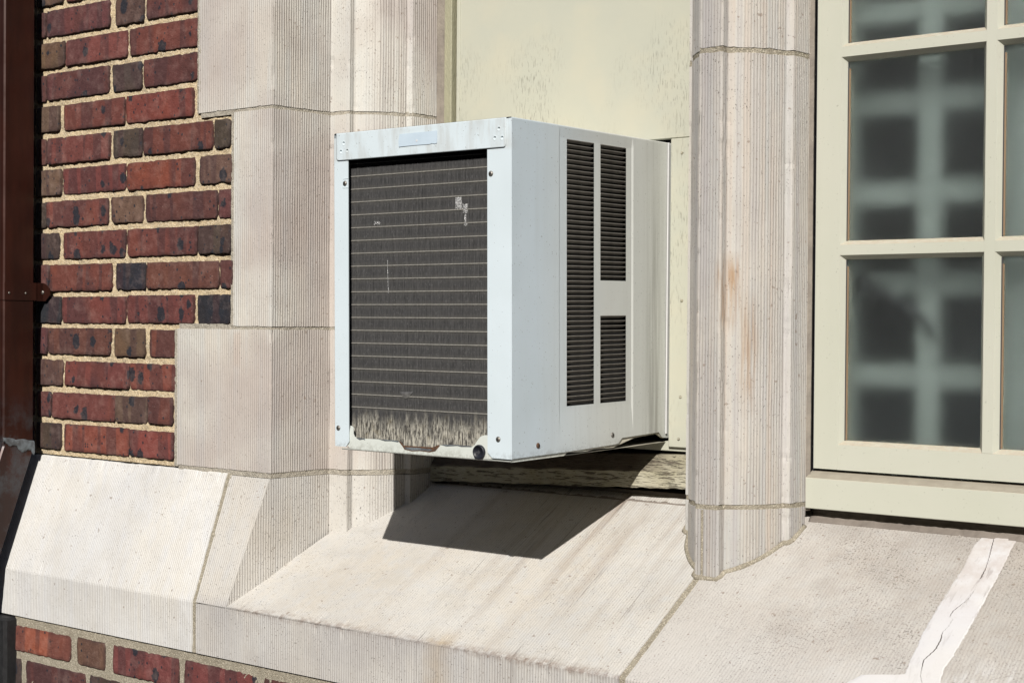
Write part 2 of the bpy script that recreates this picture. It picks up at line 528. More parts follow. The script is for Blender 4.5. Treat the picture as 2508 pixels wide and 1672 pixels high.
# ------------------------------------------------------------------ mesh helpers
class MB:
    def __init__(self):
        self.v = []
        self.f = []
        self.g = []           # 'groove' attribute

    def add(self, verts, faces, g=None):
        o = len(self.v)
        self.v.extend([tuple(map(float, a)) for a in verts])
        self.g.extend(list(g) if g is not None else [0.0] * len(verts))
        self.f.extend([tuple(int(i) + o for i in f) for f in faces])

    def box(self, a, b, bev=0.0):
        x0, y0, z0 = a
        x1, y1, z1 = b
        if bev <= 0:
            self.add([(x0, y0, z0), (x1, y0, z0), (x1, y1, z0), (x0, y1, z0), (x0, y0, z1), (x1, y0, z1), (x1, y1, z1), (x0, y1, z1)],
                     [(0, 3, 2, 1), (4, 5, 6, 7), (0, 1, 5, 4), (1, 2, 6, 5), (2, 3, 7, 6), (3, 0, 4, 7)])
            return
        e = bev
        vs = []
        for sx in (0, 1):
            for sy in (0, 1):
                for sz in (0, 1):
                    X, Y, Z = (x0, x1)[sx], (y0, y1)[sy], (z0, z1)[sz]
                    dx, dy, dz = (e, -e)[sx], (e, -e)[sy], (e, -e)[sz]
                    vs += [(X, Y + dy, Z + dz), (X + dx, Y, Z + dz), (X + dx, Y + dy, Z)]
        idx = lambda sx, sy, sz, k: (sx * 4 + sy * 2 + sz) * 3 + k
        fs = []
        for s in (0, 1):
            q = [idx(s, 0, 0, 0), idx(s, 1, 0, 0), idx(s, 1, 1, 0), idx(s, 0, 1, 0)]
            fs.append(q if s else q[::-1])
            q = [idx(0, s, 0, 1), idx(1, s, 0, 1), idx(1, s, 1, 1), idx(0, s, 1, 1)]
            fs.append(q if not s else q[::-1])
            q = [idx(0, 0, s, 2), idx(1, 0, s, 2), idx(1, 1, s, 2), idx(0, 1, s, 2)]
            fs.append(q if s else q[::-1])
        for a_ in (0, 1):
            for b_ in (0, 1):
                fs.append([idx(a_, b_, 0, 0), idx(a_, b_, 1, 0), idx(a_, b_, 1, 1), idx(a_, b_, 0, 1)])
                fs.append([idx(a_, 0, b_, 0), idx(a_, 1, b_, 0), idx(a_, 1, b_, 2), idx(a_, 0, b_, 2)])
                fs.append([idx(0, a_, b_, 1), idx(1, a_, b_, 1), idx(1, a_, b_, 2), idx(0, a_, b_, 2)])
        for sx in (0, 1):
            for sy in (0, 1):
                for sz in (0, 1):
                    fs.append([idx(sx, sy, sz, 0), idx(sx, sy, sz, 1), idx(sx, sy, sz, 2)])
        self.add(vs, fs)

    def prism(self, poly, fn, a, b):
        """poly 2D; fn(p, t) -> 3D; extruded from t=a to t=b"""
        n = len(poly)
        self.add([fn(p, a) for p in poly] + [fn(p, b) for p in poly],
                 [tuple(range(n))[::-1], tuple(range(n, 2 * n))] + [(i, (i + 1) % n, n + (i + 1) % n, n + i) for i in range(n)])

    def lathe(self, prof, c, axis, seg=20):
        """prof list of (radius, height along axis) from base to tip"""
        ax = Vector(axis).normalized()
        q = Vector((0, 0, 1)) if abs(ax.z) < .9 else Vector((1, 0, 0))
        u = ax.cross(q).normalized()
        w = ax.cross(u)
        c = Vector(c)
        vs = []
        for r, h in prof:
            for i in range(seg):
                t = 2 * math.pi * i / seg
                vs.append(c + ax * h + (u * math.cos(t) + w * math.sin(t)) * r)
        fs = []
        for k in range(len(prof) - 1):
            for i in range(seg):
                j = (i + 1) % seg
                fs.append((k * seg + i, k * seg + j, (k + 1) * seg + j, (k + 1) * seg + i))
        fs.append(tuple(range(seg))[::-1])
        fs.append(tuple((len(prof) - 1) * seg + i for i in range(seg)))
        self.add(vs, fs)

    def tube(self, pts, r, seg=8):
        pts = [Vector(p) for p in pts]
        vs = []
        for i, p in enumerate(pts):
            t = (pts[min(i + 1, len(pts) - 1)] - pts[max(i - 1, 0)]).normalized()
            q = Vector((0, 0, 1)) if abs(t.z) < .9 else Vector((1, 0, 0))
            u = t.cross(q).normalized()
            w = t.cross(u)
            rr = r[i] if isinstance(r, (list, tuple)) else r
            for k in range(seg):
                a = 2 * math.pi * k / seg
                vs.append(p + (u * math.cos(a) + w * math.sin(a)) * rr)
        fs = []
        for i in range(len(pts) - 1):
            for k in range(seg):
                j = (k + 1) % seg
                fs.append((i * seg + k, i * seg + j, (i + 1) * seg + j, (i + 1) * seg + k))
        fs.append(tuple(range(seg))[::-1])
        fs.append(tuple((len(pts) - 1) * seg + k for k in range(seg)))
        self.add(vs, fs)

    def build(self, name, mat, parent=None, smooth=False, local=False):
        return mesh_obj(name, self.v, self.f, mat, parent, smooth, self.g, local)


def mesh_obj(name, v, f, mat, parent=None, smooth=False, g=None, local=False):
    me = bpy.data.meshes.new(name)
    me.from_pydata(v, [], f)
    if g is not None and any(g):
        a = me.attributes.new('groove', 'FLOAT', 'POINT')
        a.data.foreach_set('value', np.asarray(g, np.float32))
    me.materials.append(mat)
    if smooth:
        me.polygons.foreach_set('use_smooth', [True] * len(me.polygons))
    me.update()
    return link(name, me, parent, local)


def link(name, me, parent=None, local=False):
    o = bpy.data.objects.new(name, me)
    col.objects.link(o)
    if parent is not None:
        o.parent = parent
        if not local:
            o.matrix_parent_inverse = parent_mats.get(parent.name, Matrix()).inverted()
    return o


parent_mats = {}


def thing(name, loc, label, cat, group=None, rot=(0, 0, 0)):
    e = bpy.data.objects.new(name, None)
    e.empty_display_size = .1
    col.objects.link(e)
    e.location = loc
    e.rotation_euler = rot
    parent_mats[e.name] = Matrix.Translation(loc) @ Matrix.Rotation(rot[0], 4, 'X')
    tag(e, label, cat, group)
    return e


def tag(o, label=None, cat=None, group=None, kind=None):
    if label:
        o['label'] = label
    if cat:
        o['category'] = cat
    if group:
        o['group'] = group
    if kind:
        o['kind'] = kind
    return o


def weld(objs_):
    for o in objs_:
        md = o.modifiers.new('bevel', 'BEVEL')
        md.width = .0012
        md.segments = 2
        md.limit_method = 'ANGLE'


# ------------------------------------------------------------------ tooled stone sheets
PITCH = 0.0053


def sample_path(pts, step, flags=None, rad=.0016):
    """2D corner points -> dense samples with rounded corners; flags per segment -> groove weight"""
    pts = [np.array(p, float) for p in pts]
    out = []
    wt = []
    for i in range(len(pts) - 1):
        a, b = pts[i], pts[i + 1]
        L = np.linalg.norm(b - a)
        t = (b - a) / L
        ra = min(rad, L * .3) if i > 0 else 0
        rb = min(rad, L * .3) if i < len(pts) - 2 else 0
        n = max(2, int((L - ra - rb) / step) + 1)
        for s in np.linspace(ra, L - rb, n):
            out.append(a + t * s)
            fl = 1.0 if flags is None else flags[i]
            wt.append(fl(s / L) if callable(fl) else fl)
    return np.array(out), np.array(wt)


def tooled(mb, path, wt, axis_lo, axis_hi, step_c, to3, groove='path', depth=.0005, seed=0, chip=.0016, rough=.00025, skirt=.012, flip=False, inward=None):
    """Displaced grid: path samples (2D) x axis. to3(p2 (N,2), c (N,)) -> (N,3). inward: 2D outward normals given by tangent turned right"""
    n = len(path)
    tg = np.gradient(path, axis=0)
    tg /= np.linalg.norm(tg, axis=1)[:, None] + 1e-12
    nrm = np.stack([tg[:, 1], -tg[:, 0]], 1)
    if flip:
        nrm = -nrm
    arc = np.concatenate([[0], np.cumsum(np.linalg.norm(np.diff(path, axis=0), axis=1))])
    lo = np.broadcast_to(np.asarray(axis_lo, float), (n,)).copy()
    hi = np.broadcast_to(np.asarray(axis_hi, float), (n,)).copy()
    if chip > 0:
        q = np.stack([arc * 90, np.full(n, seed * 3.1)], 1)
        lo += .55 * chip * np.maximum(0, fnoise(q, seed + 5) - .45) * 4
        hi -= .55 * chip * np.maximum(0, fnoise(q, seed + 9) - .45) * 4
    m = max(2, int(np.max(hi - lo) / step_c) + 1)
    ts = np.linspace(0, 1, m)
    C = lo[:, None] + (hi - lo)[:, None] * ts[None, :]
    A = np.repeat(arc[:, None], m, 1)
    P = np.repeat(path[:, None, :], m, 1)
    N = np.repeat(nrm[:, None, :], m, 1)
    W = np.repeat(wt[:, None], m, 1)
    if groove == 'path':
        uu, vv = A, C
    else:
        uu, vv = C, A
    wob = (fnoise(np.stack([uu.ravel() * 60, vv.ravel() * 14], 1), seed + 2) - .5).reshape(uu.shape) * .0022
    ph = 2 * np.pi * (uu + wob) / PITCH
    gr = .5 - .5 * np.cos(ph)
    gr = gr ** 1.5
    wear = .70 + .5 * fnoise(np.stack([uu.ravel() * 25, vv.ravel() * 7], 1), seed + 3).reshape(uu.shape)
    G = gr * W * np.clip(wear, 0, 1.15)
    D = -depth * G + rough * 2 * (fnoise(np.stack([uu.ravel() * 140, vv.ravel() * 140], 1), seed + 4, 3) - .5).reshape(uu.shape)
    turn = np.concatenate([[0], np.linalg.norm(np.diff(nrm, axis=0), axis=1)])
    ker = np.ones(5) / 5
    corner = np.clip(np.convolve(turn, ker, 'same') * 8, 0, 1) if n > 12 else np.zeros(n)
    cv = fnoise(np.stack([C.ravel() * 42, A.ravel() * 6 + seed], 1), seed + 6, 3).reshape(uu.shape)
    D = D - chip * 1.1 * corner[:, None] * np.clip((cv - .62) * 7, 0, 1)
    P = P + N * D[..., None]
    # skirts: fold the rim back into the block
    P = np.concatenate([P[:1] - N[:1] * skirt, P, P[-1:] - N[-1:] * skirt], 0)
    C = np.concatenate([C[:1], C, C[-1:]], 0)
    N2 = np.concatenate([N[:1], N, N[-1:]], 0)
    P = np.concatenate([P[:, :1] - N2[:, :1] * skirt, P, P[:, -1:] - N2[:, -1:] * skirt], 1)
    C = np.concatenate([C[:, :1], C, C[:, -1:]], 1)
    G = np.pad(G, 1)
    nu, nv = C.shape
    V = to3(P.reshape(-1, 2), C.ravel())
    idx = np.arange(nu * nv).reshape(nu, nv)
    F = np.stack([idx[:-1, :-1], idx[1:, :-1], idx[1:, 1:], idx[:-1, 1:]], -1).reshape(-1, 4)
    mb.add(V.tolist(), F.tolist(), G.ravel().tolist())


to_plan = lambda p, c: np.stack([p[:, 0], p[:, 1], c], 1)           # path in x,y, axis z
to_sect = lambda p, c: np.stack([c, p[:, 0], p[:, 1]], 1)           # path in y,z, axis x

# main dimensions (metres, brick face at y=0)
D_, ZF, ZB = .085, -.024, -.119          # sill projection, front arris, drip edge
TAN = math.tan(math.radians(28.9))
slope = lambda y: ZF + (y + D_) * TAN
PLINTH = (.2105 - ZF) / D_
YW = .29

# ---- profile of the window jamb, left to right
A_ = (-2.0560, 0.0)
E_ = (-2.0345, .1365)
FI = (-1.9895, .1375)
RE = (-1.9890, .1525)
OV = (-1.9245, .232)
FL = (-1.9125, .233)
SP = (-1.9055, .300)


def ovolo(a, b, n=9, k=.5):
    pts = []
    for i in range(n + 1):
        t = math.pi / 2 * i / n
        e = (a[0] + (b[0] - a[0]) * math.sin(t), b[1] - (b[1] - a[1]) * math.cos(t))
        s = i / n
        l = (a[0] + (b[0] - a[0]) * s, a[1] + (b[1] - a[1]) * s)
        pts.append((e[0] * k + l[0] * (1 - k), e[1] * k + l[1] * (1 - k)))
    return pts


def jamb_path(x_left):
    ov = ovolo(RE, OV)
    pts = [(x_left, 0.0), A_, E_, FI] + ov + [FL, SP]
    nov = len(ov) - 1
    fl = [.75, 1.15, .15, 0.9] + [min(1.1, max(.1, (i - 1) / 3.0)) for i in range(nov)] + [0.05, 1.1]
    return sample_path(pts, .0012, fl)


# ------------------------------------------------------------------ ground
gm = MB()
gm.add([(-300, -300, -1.15), (300, -300, -1.15), (300, 300, -1.15), (-300, 300, -1.15)], [(0, 1, 2, 3)])
tag(gm.build('ground', M_ground), kind='structure')
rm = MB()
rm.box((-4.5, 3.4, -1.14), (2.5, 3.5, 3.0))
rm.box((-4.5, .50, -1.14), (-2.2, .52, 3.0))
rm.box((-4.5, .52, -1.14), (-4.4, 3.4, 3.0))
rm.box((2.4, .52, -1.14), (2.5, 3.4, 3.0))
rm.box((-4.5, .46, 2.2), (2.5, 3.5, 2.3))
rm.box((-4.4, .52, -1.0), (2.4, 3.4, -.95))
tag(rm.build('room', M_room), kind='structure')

# unseen brick building added behind the camera to block the low sky
M_far = simple('far_brick', (.085, .045, .036), (.065, .036, .030), .9, 2)
M_farglass = simple('far_glass', (.02, .024, .028), (.03, .034, .038), .12, .5, spec=.5)
M_farstone = simple('far_stone', (.30, .28, .25), (.26, .24, .22), .9, 2)
far = thing('sky_blocker', (-2, -16.5, -1.15), 'long dark brick building added unseen behind the viewer to block low sky light', 'building')
mb = MB()
mb.box((-45, -24, -1.15), (42, -14.5, 8.3))
mb.build('wall', M_far, far)
mb = MB()
mb.box((-45.1, -24.1, 8.302), (42.1, -14.4, 8.6), .02)
mb.build('cornice', M_farstone, far)
for fz in (.2, 3.1, 6.0):
    for i in range(28):
        x = -43.5 + i * 3.1
        mb = MB()
        mb.box((x, -14.62, fz), (x + 1.4, -14.47, fz + 1.7), .02)
        w_ = mb.build('window', M_farstone, far)
        mb = MB()
        mb.box((x + .07, -14.62, fz + .07), (x + 1.33, -14.462, fz + 1.63))
        mb.build('pane', M_farglass, w_)

# ------------------------------------------------------------------ brick walls
COURSE = .0677
Z0 = .28675
ROWS = {
    13: [(-2.7857, -2.6958, 'n'), (-2.6846, -2.5354, 'r'), (-2.5178, -2.4349, 'n'), (-2.4213, -2.2675, 'd')],
    12: [(-2.7853, -2.7544, 'd'), (-2.7505, -2.5385, 'd'), (-2.5191, -2.431, 'n'), (-2.4209, -2.2654, 'd')],
    11: [(-2.7849, -2.6875, 'n'), (-2.6837, -2.482, 'r'), (-2.4734, -2.2649, 'r')],
    10: [(-2.7845, -2.7516, 'd'), (-2.7478, -2.5394, 'd'), (-2.527, -2.4352, 'k'), (-2.4284, -2.2644, 'd')],
    9: [(-2.7841, -2.7055, 'n'), (-2.6904, -2.488, 'r'), (-2.4846, -2.2782, 'b')],
    8: [(-2.7857, -2.7508, 'd'), (-2.747, -2.5367, 'r'), (-2.5261, -2.4326, 'k'), (-2.4292, -2.2225, 'r'), (-2.2178, -2.1716, 'k')],
    7: [(-2.7872, -2.699, 'n'), (-2.6933, -2.4854, 'r'), (-2.4802, -2.2741, 'b'), (-2.2582, -2.165, 'n')],
    6: [(-2.7888, -2.75, 'k'), (-2.7462, -2.5411, 'r'), (-2.527, -2.4299, 'n'), (-2.4215, -2.2075, 'd'), (-2.2044, -2.1675, 'd')],
    5: [(-2.7903, -2.7057, 'k'), (-2.6906, -2.4845, 'r'), (-2.4775, -2.2651, 'r'), (-2.2619, -2.1685, 'k')],
    4: [(-2.788, -2.7415, 'd'), (-2.7377, -2.5278, 'r'), (-2.5137, -2.4205, 'x'), (-2.4171, -2.2034, 'd'), (-2.2003, -2.1604, 'd')],
    3: [(-2.7856, -2.6973, 'x'), (-2.6935, -2.4836, 'r'), (-2.4783, -2.2737, 'r'), (-2.2625, -2.169, 'x')],
    2: [(-2.7872, -2.7445, 'd'), (-2.7407, -2.5305, 'd'), (-2.5146, -2.4213, 'n'), (-2.4061, -2.3281, 'r')],
    1: [(-2.7829, -2.6927, 'n'), (-2.6833, -2.4705, 'r'), (-2.4688, -2.3243, 'b')],
    0: [(-2.7825, -2.7322, 'd'), (-2.7284, -2.5154, 'r'), (-2.5137, -2.4153, 'n'), (-2.4102, -2.3353, 'r')],
    -1: [(-2.7821, -2.6975, 'k'), (-2.6843, -2.4696, 'b'), (-2.4679, -2.3315, 'b')],
}
TINT = {'r': (.130, .043, .035), 'b': (.162, .048, .036), 'd': (.094, .037, .033), 'n': (.112, .068, .050), 'k': (.056, .040, .034), 'x': (.019, .020, .025), 'o': (.205, .064, .043), 'p': (.155, .046, .042)}


def brick_mesh(x0, x1, z0, z1, yf, depth=.05, seed=0):
    """one worn brick: ragged rim, rounded arris, slightly cupped face"""
    r = random.Random(seed)
    L, H = x1 - x0, z1 - z0
    nx, nz = max(5, int(L / .0085)), 6
    jit = lambda: r.gauss(0, .00050)
    rim = []
    cr = .0028
    for i in range(nx):
        rim.append((x0 + cr + (L - 2 * cr) * i / (nx - 1), z0 + jit()))
    for i in range(1, nz):
        rim.append((x1 + jit(), z0 + cr + (H - 2 * cr) * (i - .5) / (nz - 1)))
    for i in range(nx):
        rim.append((x1 - cr - (L - 2 * cr) * i / (nx - 1), z1 + jit()))
    for i in range(1, nz):
        rim.append((x0 + jit(), z1 - cr - (H - 2 * cr) * (i - .5) / (nz - 1)))
    # occasional broken bites out of the lower and upper edge
    for _ in range(r.choice((0, 1, 2, 3))):
        k = r.randrange(len(rim))
        x, z = rim[k]
        rim[k] = (x + (x0 + L / 2 - x) * r.uniform(.01, .025), z + ((z0 + H / 2) - z) * r.uniform(.04, .11))
    n = len(rim)
    cx, cz = (x0 + x1) / 2, (z0 + z1) / 2
    sx, sz = r.uniform(-.0012, .0012), r.uniform(-.0012, .0012)
    off = r.uniform(-.0012, .0012)
    yy = lambda x, z, o: yf + off + o + sx * (x - cx) / (L / 2) + sz * (z - cz) / (H / 2)

    def ring(inset, o):
        out = []
        for x, z in rim:
            dx = max(-1, min(1, (x - cx) / (L / 2))) if abs(x - cx) > L / 2 - .012 else 0
            dz = max(-1, min(1, (z - cz) / (H / 2))) if abs(z - cz) > H / 2 - .012 else 0
            out.append((x - dx * inset, yy(x, z, o + r.uniform(-.0005, .0005)), z - dz * inset))
        return out
    rings = [ring(-.0004, depth), ring(0, .0022), ring(.0006, .0006), ring(.0022, .0001), ring(.0085, 0)]
    v = [p for q in rings for p in q]
    g = [1.0] * (2 * n) + [.9] * n + [.45] * n + [0.0] * n
    f = []
    for k in range(len(rings) - 1):
        for i in range(n):
            j = (i + 1) % n
            f.append((k * n + i, k * n + j, (k + 1) * n + j, (k + 1) * n + i))
    c0 = 4 * n
    # face: ladder between lower and upper inner edge
    lowc = [c0 + i for i in range(nx)]
    right = [c0 + nx + i for i in range(nz - 1)]
    upc = [c0 + nx + nz - 1 + i for i in range(nx)][::-1]
    left = [c0 + 2 * nx + nz - 1 + i for i in range(nz - 1)][::-1]
    for i in range(nx - 1):
        f.append((lowc[i], lowc[i + 1], upc[i + 1], upc[i]))
    f.append(tuple([lowc[-1]] + right + [upc[-1]]))
    f.append(tuple([lowc[0], upc[0]] + left[::-1]))
    return v, f, g


def put_brick(wall, x0, x1, zc, yf, kind, seed, h=.0558):
    r = random.Random(seed * 7 + 1)
    v, f, g = brick_mesh(x0, x1, zc - h / 2 + r.uniform(-.0012, .0012), zc + h / 2 + r.uniform(-.0012, .0012), yf, seed=seed)
    o = mesh_obj('brick', v, f, M_brick, wall, True, g)
    t = TINT[kind]
    k = r.uniform(.86, 1.16)
    o.color = (t[0] * k, t[1] * k * r.uniform(.92, 1.08), t[2] * k * r.uniform(.92, 1.1), 1)
    return o


def mortar_bed(name, parent, x0, x1, z0, z1, y, mat, step=.003, amp=.0028, seed=1):
    nx, nz = int((x1 - x0) / step) + 1, int((z1 - z0) / step) + 1
    X, Z = np.meshgrid(np.linspace(x0, x1, nx), np.linspace(z0, z1, nz), indexing='ij')
    q = np.stack([X.ravel(), Z.ravel()], 1)
    d = (fnoise(q * 45, seed) - .5) * amp * 1.4 + (vnoise(q * 300, seed + 7) - .5) * amp * .8
    Y = y + d.reshape(X.shape)
    V = np.stack([X, Y, Z], -1).reshape(-1, 3)
    idx = np.arange(nx * nz).reshape(nx, nz)
    F = np.stack([idx[:-1, :-1], idx[1:, :-1], idx[1:, 1:], idx[:-1, 1:]], -1).reshape(-1, 4)
    mb = MB()
    mb.add(V.tolist(), F.tolist())
    # body of the wall behind the bed
    mb.box((x0, y + .02, z0), (x1, y + .30, z1))
    return mb.build(name, mat, parent, True)


wall = thing('brick_wall', (-2.9, 0, .2105), 'dark red brick wall with sandy joints beside the pale stone quoins', 'wall')
mortar_bed('mortar', wall, -3.45, -2.155, .2135, 1.40, .0056, M_mortar, .003, .0036)
sid = 100
for k in range(-1, 17):
    zc = Z0 + k * COURSE + COURSE / 2
    row = ROWS.get(k)
    if row is None:
        row = []
        x = -2.7853 if k % 2 else -2.765
        odd = k % 2
        kinds = 'rdrbnd'
        while x < -2.28:
            L = .095 if (odd and len(row) % 3 == 0) or (not odd and len(row) % 3 == 2) else .205
            row.append((x, min(x + L, -2.266), random.choice(kinds)))
            x += L + .011
    for (a, b, kd) in row:
        if k == 13 and b > -2.30:
            b = -2.266
        put_brick(wall, a, b, zc, 0.0, kd, sid)
        sid += 1
    x = row[0][0] - .011
    for j in range(6):                    # the part of the wall behind and left of the downpipe
        L = .095 if (j + k) % 3 == 0 else .205
        if x - L < -3.44:
            break
        put_brick(wall, x - L, x, zc, 0.0, random.choice('rdrn'), sid)
        sid += 1
        x -= L + .011

lwall = thing('brick_wall', (-2.0, -.08, -1.15), 'flush pointed red brick wall below the pale stone sill', 'wall')
mortar_bed('mortar', lwall, -3.45, .6, -.62, ZB - .001, -.0795, M_joint, .005, .0016, 5)
bm = MB()
bm.box((-3.45, -.076, -1.15), (.6, .2, -.618))
bm.build('wall_base', M_joint, lwall)
LOW = {0: [(-2.7405, -2.547, 'o'), (-2.5259, -2.4368, 'n'), (-2.4132, -2.2146, 'r'), (-2.1993, -2.000, 'p'), (-1.985, -1.89, 'd'), (-1.875, -1.672, 'r')],
       1: [(-2.738, -2.715, 'k'), (-2.6999, -2.4989, 'd'), (-2.4868, -2.283, 'k'), (-2.268, -2.172, 'd'), (-2.158, -1.955, 'r'), (-1.94, -1.74, 'd')]}
for r_ in range(6):
    zc = -.166 - r_ * .0705
    row = LOW.get(r_, None)
    if row is None:
        row = []
        x = -2.74 + (.1 if r_ % 2 else 0)
        while x < -1.7:
            L = .095 if len(row) % 3 == 1 else .203
            row.append((x, x + L, random.choice('rdnkp')))
            x += L + .015
    x = row[0][0] - .015
    j = r_
    while x > -3.2:                       # behind and left of the downpipe
        L = .095 if j % 3 == 1 else .203
        put_brick(lwall, x - L, x, zc, -.0815, random.choice('rdnkp'), sid, .0545)
        sid += 1
        j += 1
        x -= L + .015
    x = row[-1][1] + .015
    while x < .35:
        L = .095 if len(row) % 3 == 1 else .203
        row.append((x, x + L, random.choice('rdnkp')))
        x += L + .015
    for a, b, kd in row:
        put_brick(lwall, a, b, zc, -.0815, kd, sid, .0545)
        sid += 1

# ------------------------------------------------------------------ stone jamb
jamb = thing('stone_jamb', (-2.09, .06, .2105), 'pinkish limestone jamb with toothed quoins and vertical tooling left of the air conditioner', 'window jamb')
JB = [(-2.2593, .9055, 1.75, 11), (-2.1590, .4920, .8995, 12), (-2.3195, .2180, .4865, 13)]
for xl, za, zb, sdd in JB:
    path, wt = jamb_path(xl)
    mb = MB()
    tooled(mb, path, wt, za, zb, .009, to_plan, 'path', .0008, sdd, chip=.0016, skirt=.02)
    mb.build('quoin_stone', M_jamb, jamb)
for xl, za, zb, sdd in [(-2.2560, .896, .909, 21), (-2.3165, .483, .4965, 22), (-2.3165, .208, .2215, 23)]:
    path, wt = jamb_path(xl)
    p2 = path.copy()
    tg = np.gradient(path, axis=0)
    tg /= np.linalg.norm(tg, axis=1)[:, None] + 1e-12
    p2 = path - np.stack([tg[:, 1], -tg[:, 0]], 1) * .0016
    mb = MB()
    tooled(mb, p2[::2], wt[::2] * 0, za, zb, .002, to_plan, 'path', 0, sdd, chip=0, rough=.0011, skirt=.01)
    mb.build('mortar_joint', M_pale, jamb)
# mortar against the brick ends
for xa, za, zb, sdd in [(-2.2655, .905, 1.75, 31), (-2.1672, .4935, .8985, 32), (-2.3285, .2145, .4855, 33)]:
    mb = MB()
    pth, wt = sample_path([(xa, .0008), (xa + .0105, .0008)], .0015, [0])
    tooled(mb, pth, wt, za, zb, .004, to_plan, 'path', 0, sdd, chip=0, rough=.0012, skirt=.02)
    mb.build('mortar_joint', M_pale, jamb)

# ------------------------------------------------------------------ stone mullion
mull = thing('stone_mullion', (-1.2, .2, .12), 'rust stained grey moulded stone mullion between the cream panel and the window', 'mullion')
XM = -1.2
half = [(.0215, .135), (.0222, .149)]
hov = ovolo((.0224, .1525), (.086, .232))
hp = [(.0205, .135)] + [(.0222, .1375)] + hov + [(.0975, .233), (.1025, .278)]
right = [(XM + a, b) for a, b in hp]
left = [(XM - a, b) for a, b in hp][::-1]
nov = len(hov) - 1
wr = [.1, .9] + [min(1.0, .15 + i / 4.0) for i in range(nov)] + [.05, 1.0]
mpts = left + right
mfl = wr[::-1] + [.75] + wr


def mull_path():
    return sample_path(mpts, .0012, mfl, .0012)


for za, zb, sdd in [(.9425, 1.75, 41), (.2150, .9345, 42)]:
    path, wt = mull_path()
    mb = MB()
    tooled(mb, path, wt, za, zb, .009, to_plan, 'path', .0008, sdd, chip=.0016, skirt=.02)
    mb.build('mullion_stone', M_mull, mull)
path, wt = mull_path()
mb = MB()
tooled(mb, path, wt, np.array([slope(p[1]) - .004 for p in path]), .2075, .009, to_plan, 'path', .00062, 43, chip=.001, skirt=.02)
mb.build('mullion_stone', M_mull, mull)
for za, zb, sdd in [(.932, .945, 51), (.2050, .2175, 52)]:
    path, wt = mull_path()
    tg = np.gradient(path, axis=0)
    tg /= np.linalg.norm(tg, axis=1)[:, None] + 1e-12
    p2 = path - np.stack([tg[:, 1], -tg[:, 0]], 1) * .0012
    mb = MB()
    tooled(mb, p2[::2], wt[::2] * 0, za, zb, .002, to_plan, 'path', 0, sdd, chip=0, rough=.0012, skirt=.01)
    mb.build('mortar_joint', M_joint, mull)
# vertical joint line in the foot and the mortar bead where the foot meets the sill
mb = MB()
mb.box((-1.2095, .1342, .094), (-1.2055, .14, .2065), .0008)
mb.build('mortar_joint', M_joint, mull)
path, wt = mull_path()
tg = np.gradient(path, axis=0)
tg /= np.linalg.norm(tg, axis=1)[:, None] + 1e-12
bead = path + np.stack([tg[:, 1], -tg[:, 0]], 1) * .0015
sel = bead[::5]
rad = [.0036 + .0018 * vnoise(np.array([[i * .35, 2.0]]), 3)[0] for i in range(len(sel))]
mb = MB()
mb.tube([(p[0], p[1], slope(p[1]) + .0004) for p in sel], rad, 8)
mb.build('mortar_bead', M_joint, mull, True)

# ------------------------------------------------------------------ sill stones
sill = thing('stone_sill', (-1.6, .1, ZB), 'pale limestone window sill sloping forward below the air conditioner and window', 'sill')


def front_path():
    return sample_path([(-D_, ZB), (-D_, ZF)], .009, [1.0])


def sill_part(mb, pts, flags, xlo, xhi, seed, depth=.00045, step_p=.009, rad=.002, chip=.0015, rough=.0003):
    p, w = sample_path(pts, step_p, flags, rad)
    lo = np.array([xlo(q) for q in p]) if callable(xlo) else xlo
    hi = np.array([xhi(q) for q in p]) if callable(xhi) else xhi
    tooled(mb, p, w, lo, hi, .00133, to_sect, 'axis', depth, seed, chip=chip, rough=rough, flip=True, skirt=.012)


# stone under the brick wall, steeply weathered
mb = MB()
sill_part(mb, [(-D_, ZB), (-D_, ZF), (-.0005, .2105), (.02, .2107)], [1, .8, 0], -3.4, -2.1725, 61)
mb.build('sill_stone', M_sill_left, sill)
# middle stone: front, steep strip, splay of the jamb foot, main weathering
mb = MB()
xs = lambda q: -2.0815 + (q[0] + D_) / D_ * (-2.0560 + 2.0815)
sill_part(mb, [(-D_, ZF + .0002), (0, .2075)], [.8], -2.1640, xs, 62, chip=.0006)
sill_part(mb, [(-D_, ZB), (-D_, ZF), (.318, slope(.318))], [1, .55], lambda q: -2.1640 if q[1] < ZF - .0005 else -2.0830 + .25 * max(0, q[0] + D_), -1.2200, 63)
pts = [(-2.0815, -D_), A_, E_, FI] + ovolo(RE, OV) + [FL, SP]
fl = [1.15, 1.15, .15, 0.9] + [min(1.1, max(.1, (i - 1) / 3.0)) for i in range(9)] + [.05, 1.1]
p, w = sample_path(pts, .0012, fl, .0008)
lo = np.array([slope(q[1]) - .006 for q in p])
hi = np.array([min(.2075, ZF + .0004 + (q[1] + D_) * (.2075 - ZF) / D_) for q in p])
tooled(mb, p, w, np.minimum(lo, hi - .001), hi, .009, to_plan, 'path', .0007, 64, chip=.0008, skirt=.015)
mb.build('sill_stone', M_sill, sill)
# stones to the right of the mullion joint
mb = MB()
sill_part(mb, [(-D_, ZB), (-D_, ZF), (.318, slope(.318))], [1, .45], -1.2085, -.7875, 65, rough=.0004)
mb.build('sill_stone', M_sill_right, sill)
mb = MB()
sill_part(mb, [(-D_, ZB), (-D_, ZF), (.318, slope(.318))], [1, .45], -.7825, .6, 66, rough=.0004)
mb.build('sill_stone', M_sill_right, sill)
